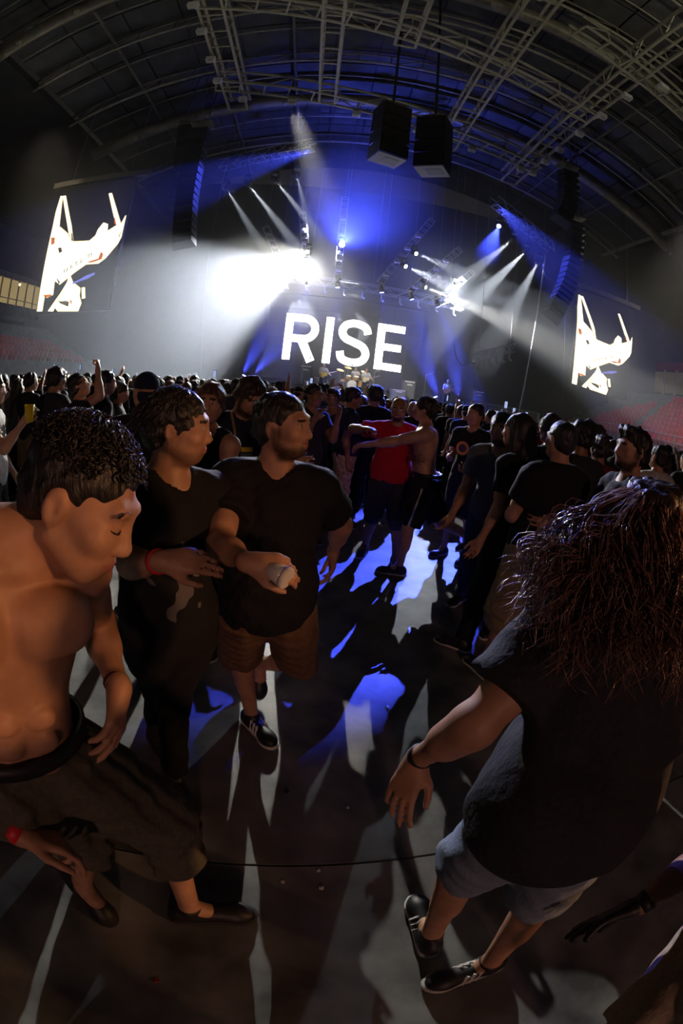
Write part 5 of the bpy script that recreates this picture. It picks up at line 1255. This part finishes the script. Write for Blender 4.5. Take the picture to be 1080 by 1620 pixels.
e_, p_, b_ = mid('bearded man in a dark zipped jacket looking across the floor', 1003, 706, 2.75, 1.5, 1.74, {'l': (.3, .15, 1.2), 'r': (.3, .15, 1.2)}, 0, (.05, .05), skin=0, hair='quiff', hairm=0, top='long', topm=M_TEE2, bulk=1.12, fat=.3, beard=1, seed=64, vol=.010, wr=.010)
mid('person with bushy curly hair near the broad man', 872, 688, 4.2, .3, 1.74, REST, skin=1, hair='afro', topm=M_TEE, seed=65)
mid('man in dark tee just beyond the broad man', 918, 705, 3.7, .1, 1.74, REST, skin=1, hair='short', topm=M_TEE2, seed=66, bulk=1.1)
mid('person with pinned hair near the bearded man in a jacket', 948, 715, 4.3, -.3, 1.66, REST, skin=1, hair='bun', topm=M_TEEM, seed=67, fem=.5)
# the left edge of the floor
mid('man in black tee and khaki shorts watching the stage', 48, 605, 6.6, -.3, 1.74, REST, skin=2, hair='short', hairm=1, topm=M_TEE2, bot='shorts', botm=M_KHAKI, seed=71)
mid('broad man in charcoal tee beside the man in khaki shorts', 88, 600, 5.0, -.4, 1.77, REST, skin=0, hair='short', topm=M_TEE2, bot='trousers', seed=72, bulk=1.1)
mid('man shouting with his fist thrown up', 128, 615, 4.7, -1.3, 1.70, {'r': (2.5, .12, .55, 0.), 'l': (.1, .1, .6)}, 0, (0, .45), tweak=fist_up, skin=0, hair='short', hairm=0, topm=M_TEE, seed=73)
mid('man in glasses and black tee watching the stage', 166, 608, 5.1, -1.0, 1.73, REST, skin=2, hair='short', topm=M_TEE, seed=74)
mid('young person with tied hair beside the man in glasses', 188, 620, 5.3, -1.2, 1.62, REST, skin=0, hair='bun', topm=M_TEE2, seed=75, fem=.6)
mid('person with long hair and pale arms at the stand side of the crowd', 28, 612, 7.0, -.2, 1.66, REST, skin=2, hair='long', hairm=1, topm=M_TEEG, seed=76, fem=.6)
e_, p_, b_ = mid('person drinking from a yellow cup in front of the khaki shorts man', -14, 655, 3.9, -1.2, 1.70, {'r': (.75, .1, 1.7, .0), 'l': (.1, .1, .5)}, skin=2, hair='short', topm=M_TEEW, bot='shorts', botm=M_BLKJ, seed=77)
cq = p_.J['wrr']+p_.hand['r']*.08
cup2 = empty('drinking_cup', tuple(cq), 'yellow plastic cup held at the edge of the floor', 'cup'); MB().lathe((0, 0, 0), (0, 0, 1), [(.032, -.06), (.045, .07), (.042, .07), (.03, -.055)], 16).build('cup_wall', mat('yellow_plastic', (.8, .62, .02), .35), cup2, True); MB().lathe((0, 0, .05), (0, 0, 1), [(.038, 0), (.038, .01)], 16).build('drink', M_CREAM, cup2)

# ------------------------------------------------------------------ the packed crowd: some twenty figures, copied
PROTO = []
def proto(label, k, group, **kw):
    st = {q: kw.pop(q) for q in ('height', 'arms', 'head', 'lean', 'legs') if q in kw}
    p = stand_pose((0, 0, 0), 0, **st); lowest = min(p.J['anl'][2], p.J['anr'][2])-.085*p.s
    for q in p.J: p.J[q] = p.J[q]-A((0, 0, lowest))
    e = person(label, p, (0, 0, 0), group=group, seed=200+k, eyes=False, **kw); PROTO.append((e, kw)); return e
CG = 'packed crowd facing the stage'
proto('short-haired man in black tee in the packed crowd', 0, CG, height=1.74, arms=REST, skin=0, topm=M_TEE, res=.021)
proto('dark-haired person in charcoal tee in the packed crowd', 1, CG, height=1.70, arms=REST, skin=1, topm=M_TEE2, res=.021, head=(.5, 0))
proto('long-haired person in black top in the packed crowd', 2, CG, height=1.66, arms=REST, skin=2, hair='long', hairm=1, topm=M_TEE, res=.021, fem=.6, rough=.003)
proto('person with a round afro in the packed crowd', 3, CG, height=1.74, arms=REST, skin=3, hair='afro', topm=M_TEE2, res=.021)
proto('person in a dark cap and navy tee in the packed crowd', 4, CG, height=1.73, arms=REST, skin=0, hair='cap', hairm=M_TEE3, topm=M_TEE3, res=.021, rough=0, head=(-.4, 0))
proto('person in maroon tee in the packed crowd', 5, CG, height=1.72, arms=REST, skin=1, hair='short', hairm=1, topm=M_TEEM, res=.021)
proto('person with a hair bun in the packed crowd', 6, CG, height=1.64, arms=REST, skin=2, hair='bun', hairm=2, topm=M_TEE, res=.021, fem=.6)
proto('bald man in black tee in the packed crowd', 7, CG, height=1.75, arms=REST, skin=1, hair=None, topm=M_TEE, res=.021, bulk=1.1, fat=.3)
proto('person in pale tee in the packed crowd', 8, CG, height=1.70, arms=REST, skin=0, topm=M_TEEW, res=.021, head=(.3, .1))
proto('person in grey tee turning aside in the packed crowd', 9, CG, height=1.73, arms=REST, skin=2, hair='quiff', topm=M_TEEG, res=.021, head=(-1.0, 0))
proto('brown-haired person with a ponytail in the packed crowd', 10, CG, height=1.63, arms=REST, skin=2, hair='pony', hairm=2, topm=M_TEE, res=.021, fem=.7)
NB = len(PROTO)
UP = 'people with raised hands'
proto('person in black tee with one hand thrown up over the crowd', 11, UP, height=1.72, arms={'r': (2.75, .1, .25), 'l': REST['l']}, skin=0, topm=M_TEE, res=.014)
proto('person in charcoal tee with both hands thrown up over the crowd', 12, UP, height=1.70, arms={'r': (2.6, .2, .4), 'l': (2.7, .15, .3)}, skin=2, topm=M_TEE2, res=.014)
proto('person filming with a phone held up over the crowd', 13, UP, height=1.72, arms={'r': (2.3, .05, .5), 'l': (2.2, .05, .6)}, skin=0, hair='short', topm=M_TEE, res=.014)
M_PHONE = mat('phone_glass', (.02, .02, .025), .1); M_PHONESCR = emit_mat('phone_screen', (.45, .55, .9), .8)
ph_p = PROTO[13][0]
o = MB().box((0, .80, 1.93), (.075, .012, .15)).build('raised_phone', M_PHONE, ph_p); MB().box((0, .792, 1.93), (.066, .004, .135)).build('phone_screen', M_PHONESCR, o)
used = [False]*len(PROTO)
BASE = [q[0]['label'].replace(' in the packed crowd', '').replace(' over the crowd', '') for q in PROTO]
WEIGHT = np.array([1.6, 1.4, 1.2, .45, .8, .9, 1.1, .7, .8, 1.0, 1.2]); WEIGHT /= WEIGHT.sum()
taken = [tuple(o_.location[:2]) for o_ in bpy.data.objects if o_.name.startswith('person') and o_.type == 'EMPTY' and o_.location.length > .01]
def put_person(k, x, y, rz, sc_=1.0):
    e = PROTO[k][0]
    if used[k]: e = copy_tree(e)
    used[k] = True; zone = 'at the edge of the open floor' if math.hypot(x-CAM.x, y) < 8.2 else 'close to the stage' if y > 17 else 'in the crowd by the left stand' if x < -7.5 else 'in the crowd by the right stand' if x > 5.5 else 'in the middle of the crowd'
    e['label'] = BASE[k]+' '+zone; e.location = (x, y, 0); e.rotation_euler = (0, 0, rz); e.scale = (sc_, sc_, sc_); taken.append((x, y)); return e
_lamp = at_y(789, 357, 23.4); _patch = [at_z(px, py, 0) for px, py in ((500, 900), (530, 960), (515, 1030), (690, 920), (715, 980))]
def lights_floor(x, y):
    for q in _patch:
        dx, dy = _lamp.x-q.x, _lamp.y-q.y; L = math.hypot(dx, dy); t = ((x-q.x)*dx+(y-q.y)*dy)/L
        if t > 0 and abs((x-q.x)*dy-(y-q.y)*dx)/L < .34 and _lamp.z*t/L < 1.8: return False
    return True
def free(x, y, r): return all((x-a)**2+(y-b)**2 > r*r for a, b in taken)
rc = np.random.default_rng(12)
SKY = np.full(1800, -90.0)                                   # highest point seen so far per twentieth of a degree
def bins(az, half): return np.arange(int((az-half+45)*18), int((az+half+45)*18)+1) % 1800
def shade(x, y, h):
    dx, dy = x-CAM.x, y-CAM.y; d = math.hypot(dx, dy); az = math.degrees(math.atan2(dx, dy))
    for half, z in ((.085, h-.02), (.22, h-.30)):
        b = bins(az, math.degrees(half/d)); SKY[b] = np.maximum(SKY[b], math.degrees(math.atan2(z-CAM.z, d)))
def peeks(x, y, h):
    dx, dy = x-CAM.x, y-CAM.y; d = math.hypot(dx, dy); az = math.degrees(math.atan2(dx, dy)); b = bins(az, math.degrees(.08/d))
    return (math.degrees(math.atan2(h-CAM.z, d)) > SKY[b]+.06).mean() > .3
for x, y in taken: shade(x, y, 1.70)
# rows by distance: the open floor in the middle stays clear
cnt = 0
for ring_d in np.concatenate([np.arange(4.6, 12, .62), np.arange(12, 23.5, .85)]):
    step = (.60 if ring_d < 12 else .72)/ring_d
    az = -44.0+rc.uniform(0, 3)
    while az < 50:
        a = math.radians(az); d = ring_d+rc.uniform(-.2, .2); x, y = CAM.x+math.sin(a)*d, CAM.y+math.cos(a)*d
        az += math.degrees(step)*rc.uniform(.85, 1.3)
        if y > 26 or x > 20.2 or x < -23: continue
        if az > -24 and az < 10 and d < 7.0: continue                 # the pit
        if az > -33 and az <= -24 and d < 6.2: continue
        if az <= -33 and d < 6.0: continue
        if az >= 10 and az < 24 and d < 5.6: continue
        if az >= 24 and d < 4.6: continue
        if d > 13 and rc.uniform() < .30: continue
        if not free(x, y, .48) or not lights_floor(x, y): continue
        k = int(rc.choice(NB, p=WEIGHT)) if rc.uniform() > .075 or d < 6.5 else int(rc.integers(NB, len(PROTO)))
        sc_ = rc.uniform(.955, 1.03); hh = (1.72 if k >= NB else [1.74, 1.70, 1.66, 1.80, 1.74, 1.72, 1.66, 1.75, 1.70, 1.74, 1.63][k])*sc_
        if k < NB and not peeks(x, y, hh): continue
        shade(x, y, hh)
        tgt = math.atan2(-(0.5-x), 29-y); put_person(k, x, y, tgt+rc.normal()*.22, sc_); cnt += 1
print('CROWD', cnt)
for k in range(len(PROTO)):
    if not used[k]: put_person(k, -9-k*.6, 9.0, -.3)

# ------------------------------------------------------------------ the band
M_BANDT = cloth('pale_stage_shirt', (.42, .43, .45)); BAND = 'musicians on the stage'
def guitar(p, base, par, body, name='guitar'):
    C = p.che; c = p.J['waist']+C@A((-.02, .15, .0))*p.s-A(base); ax = unit(C@A((-.9, .12, .35))); up = unit(np.cross(C[:, 1], ax))
    o = MB().prism([(-.24, -.12), (-.1, -.16), (.05, -.10), (.16, -.13), (.20, 0), (.16, .12), (.05, .09), (-.1, .15), (-.24, .12), (-.28, 0)], .045, Vector(c), Vector(ax), Vector(up)).build('guitar_body', body, par)
    MB().bar(Vector(c+ax*.15), Vector(c+ax*.70), .045, .03).build('guitar_neck', M_TRIM, o); MB().bar(Vector(c+ax*.70), Vector(c+ax*.85), .075, .03).build('headstock', M_TRIM, o)
GA = {'l': (.35, .5, .8), 'r': (.15, .2, 1.35)}
def musician(label, px, y, z, face, gm, topm, arms=GA, **k):
    q = at_y(px, 610, y); b = (q.x, y, z); p = stand_pose(b, face, 1.78, arms, 0, (0, 0)); e = person(label, p, b, group=BAND, topm=topm, botm=M_BLKJ, res=.021, eyes=False, **k)
    if gm: guitar(p, b, e, gm)
    return e
musician('guitarist in grey tee with a yellow guitar left of the drum kit', 509, 28.8, SZ, PI+.2, mat('yellow_guitar', (.75, .55, .06), .3), M_BANDT, skin=2, hair=None, seed=301)
musician('singer with a pale guitar at the microphone in front of the drum kit', 577, 28.6, SZ, PI, mat('cream_guitar', (.7, .62, .45), .3), M_BANDT, skin=2, hair='short', hairm=2, seed=302)
musician('bass player in patterned shirt with a sunburst bass on the low platform', 708, 28.2, SZ, PI-.2, mat('sunburst_bass', (.7, .32, .10), .3), M_BANDT, skin=2, hair='cap', hairm=M_BANDT, seed=303, rough=0)
musician('drummer sitting behind the drum kit', 560, 30.7, SZ+.1, PI, None, M_BANDT, {'l': (.9, .3, .8), 'r': (.9, .3, .8)}, skin=2, hair='short', seed=304)
spot_lamp('added_band_fill', (-5.0, 17.5, 14.2), (1.2, 28.9, 2.3), 17000, (1, .96, .88), 24, .6, .3)  # unseen lamp added to brighten the band
# ------------------------------------------------------------------ litter on the open floor, added blue lamps lighting the arrays
def scrap(px, py, sz, label, m, seed):
    p = at_z(px, py, .0); r = np.random.default_rng(seed); mb = MB(); k = 7
    top = [(math.cos(2*PI*i/k)*sz*r.uniform(.6, 1), math.sin(2*PI*i/k)*sz*r.uniform(.5, 1), r.uniform(.002, sz*.6)) for i in range(k)]
    vs = top+[(x*.9, y*.9, .0) for x, y, z in top]+[(0, 0, sz*.5), (0, 0, 0)]
    mb.add(vs, [(i, (i+1) % k, 2*k) for i in range(k)]+[(i+k, (i+1) % k+k, (i+1) % k, i) for i in range(k)]+[((i+1) % k+k, i+k, 2*k+1) for i in range(k)])
    o = mb.build('paper_scrap', m); o.location = p; o.rotation_euler = (0, 0, r.uniform(0, 6)); tag(o, label, 'litter', 'litter on the open floor')
M_PAPER = mat('white_paper', (.7, .7, .68), .8); M_CAN = mat('crushed_foil', (.5, .5, .55), .25, .9)
scrap(508, 1405, .016, 'crumpled white paper scrap just past the floor joint', M_PAPER, 1)
scrap(503, 1378, .011, 'tiny white paper flake beside the crumpled scrap', M_PAPER, 2)
scrap(550, 1278, .012, 'thin torn paper strip lying on the open concrete', M_PAPER, 3)
scrap(453, 1252, .014, 'dark crumb of rubbish on the open concrete', M_BLACK, 4)
scrap(612, 1120, .018, 'glinting crushed foil on the open concrete', M_CAN, 5)
scrap(776, 1393, .016, 'white scrap between the feet of the dancer and the corner person', M_PAPER, 6)
scrap(447, 1396, .010, 'pair of tiny paper flakes inside the shadow of the jogging man', M_PAPER, 7)
scrap(247, 1552, .014, 'small reddish wrapper on the dark concrete', M_TEER, 8)
spot_lamp('added_array_fill', uL1+Vector((0, -.3, -.3)), at_y(297, 300, 20.3), 16000, BLU, 30, .5, .1)  # unseen blue lamps added to light the edges of the arrays
spot_lamp('added_array_fill', uR0+Vector((0, -.6, -.3)), at_y(895, 440, 22.0), 16000, BLU, 40, .5, .1)
for x, tx in ((-7.4, -3.0), (-6.7, 1.0), (5.6, 0.0), (7.2, 3.5)):   # blue floor lamps added beside the word screen to tint the haze above
    moving_head((x, 30.9, SZ+.48), (tx, 29.5, 12.5), 'added floor lamp beside the word screen sending blue light upwards', M_LENSB, up=(0, 0, -1), group='added blue floor lamps')
    spot_lamp('added_floor_beam', (x, 30.85, SZ+.78), (tx, 29.5, 12.5), 20000, BLU, 38, .8, .1)
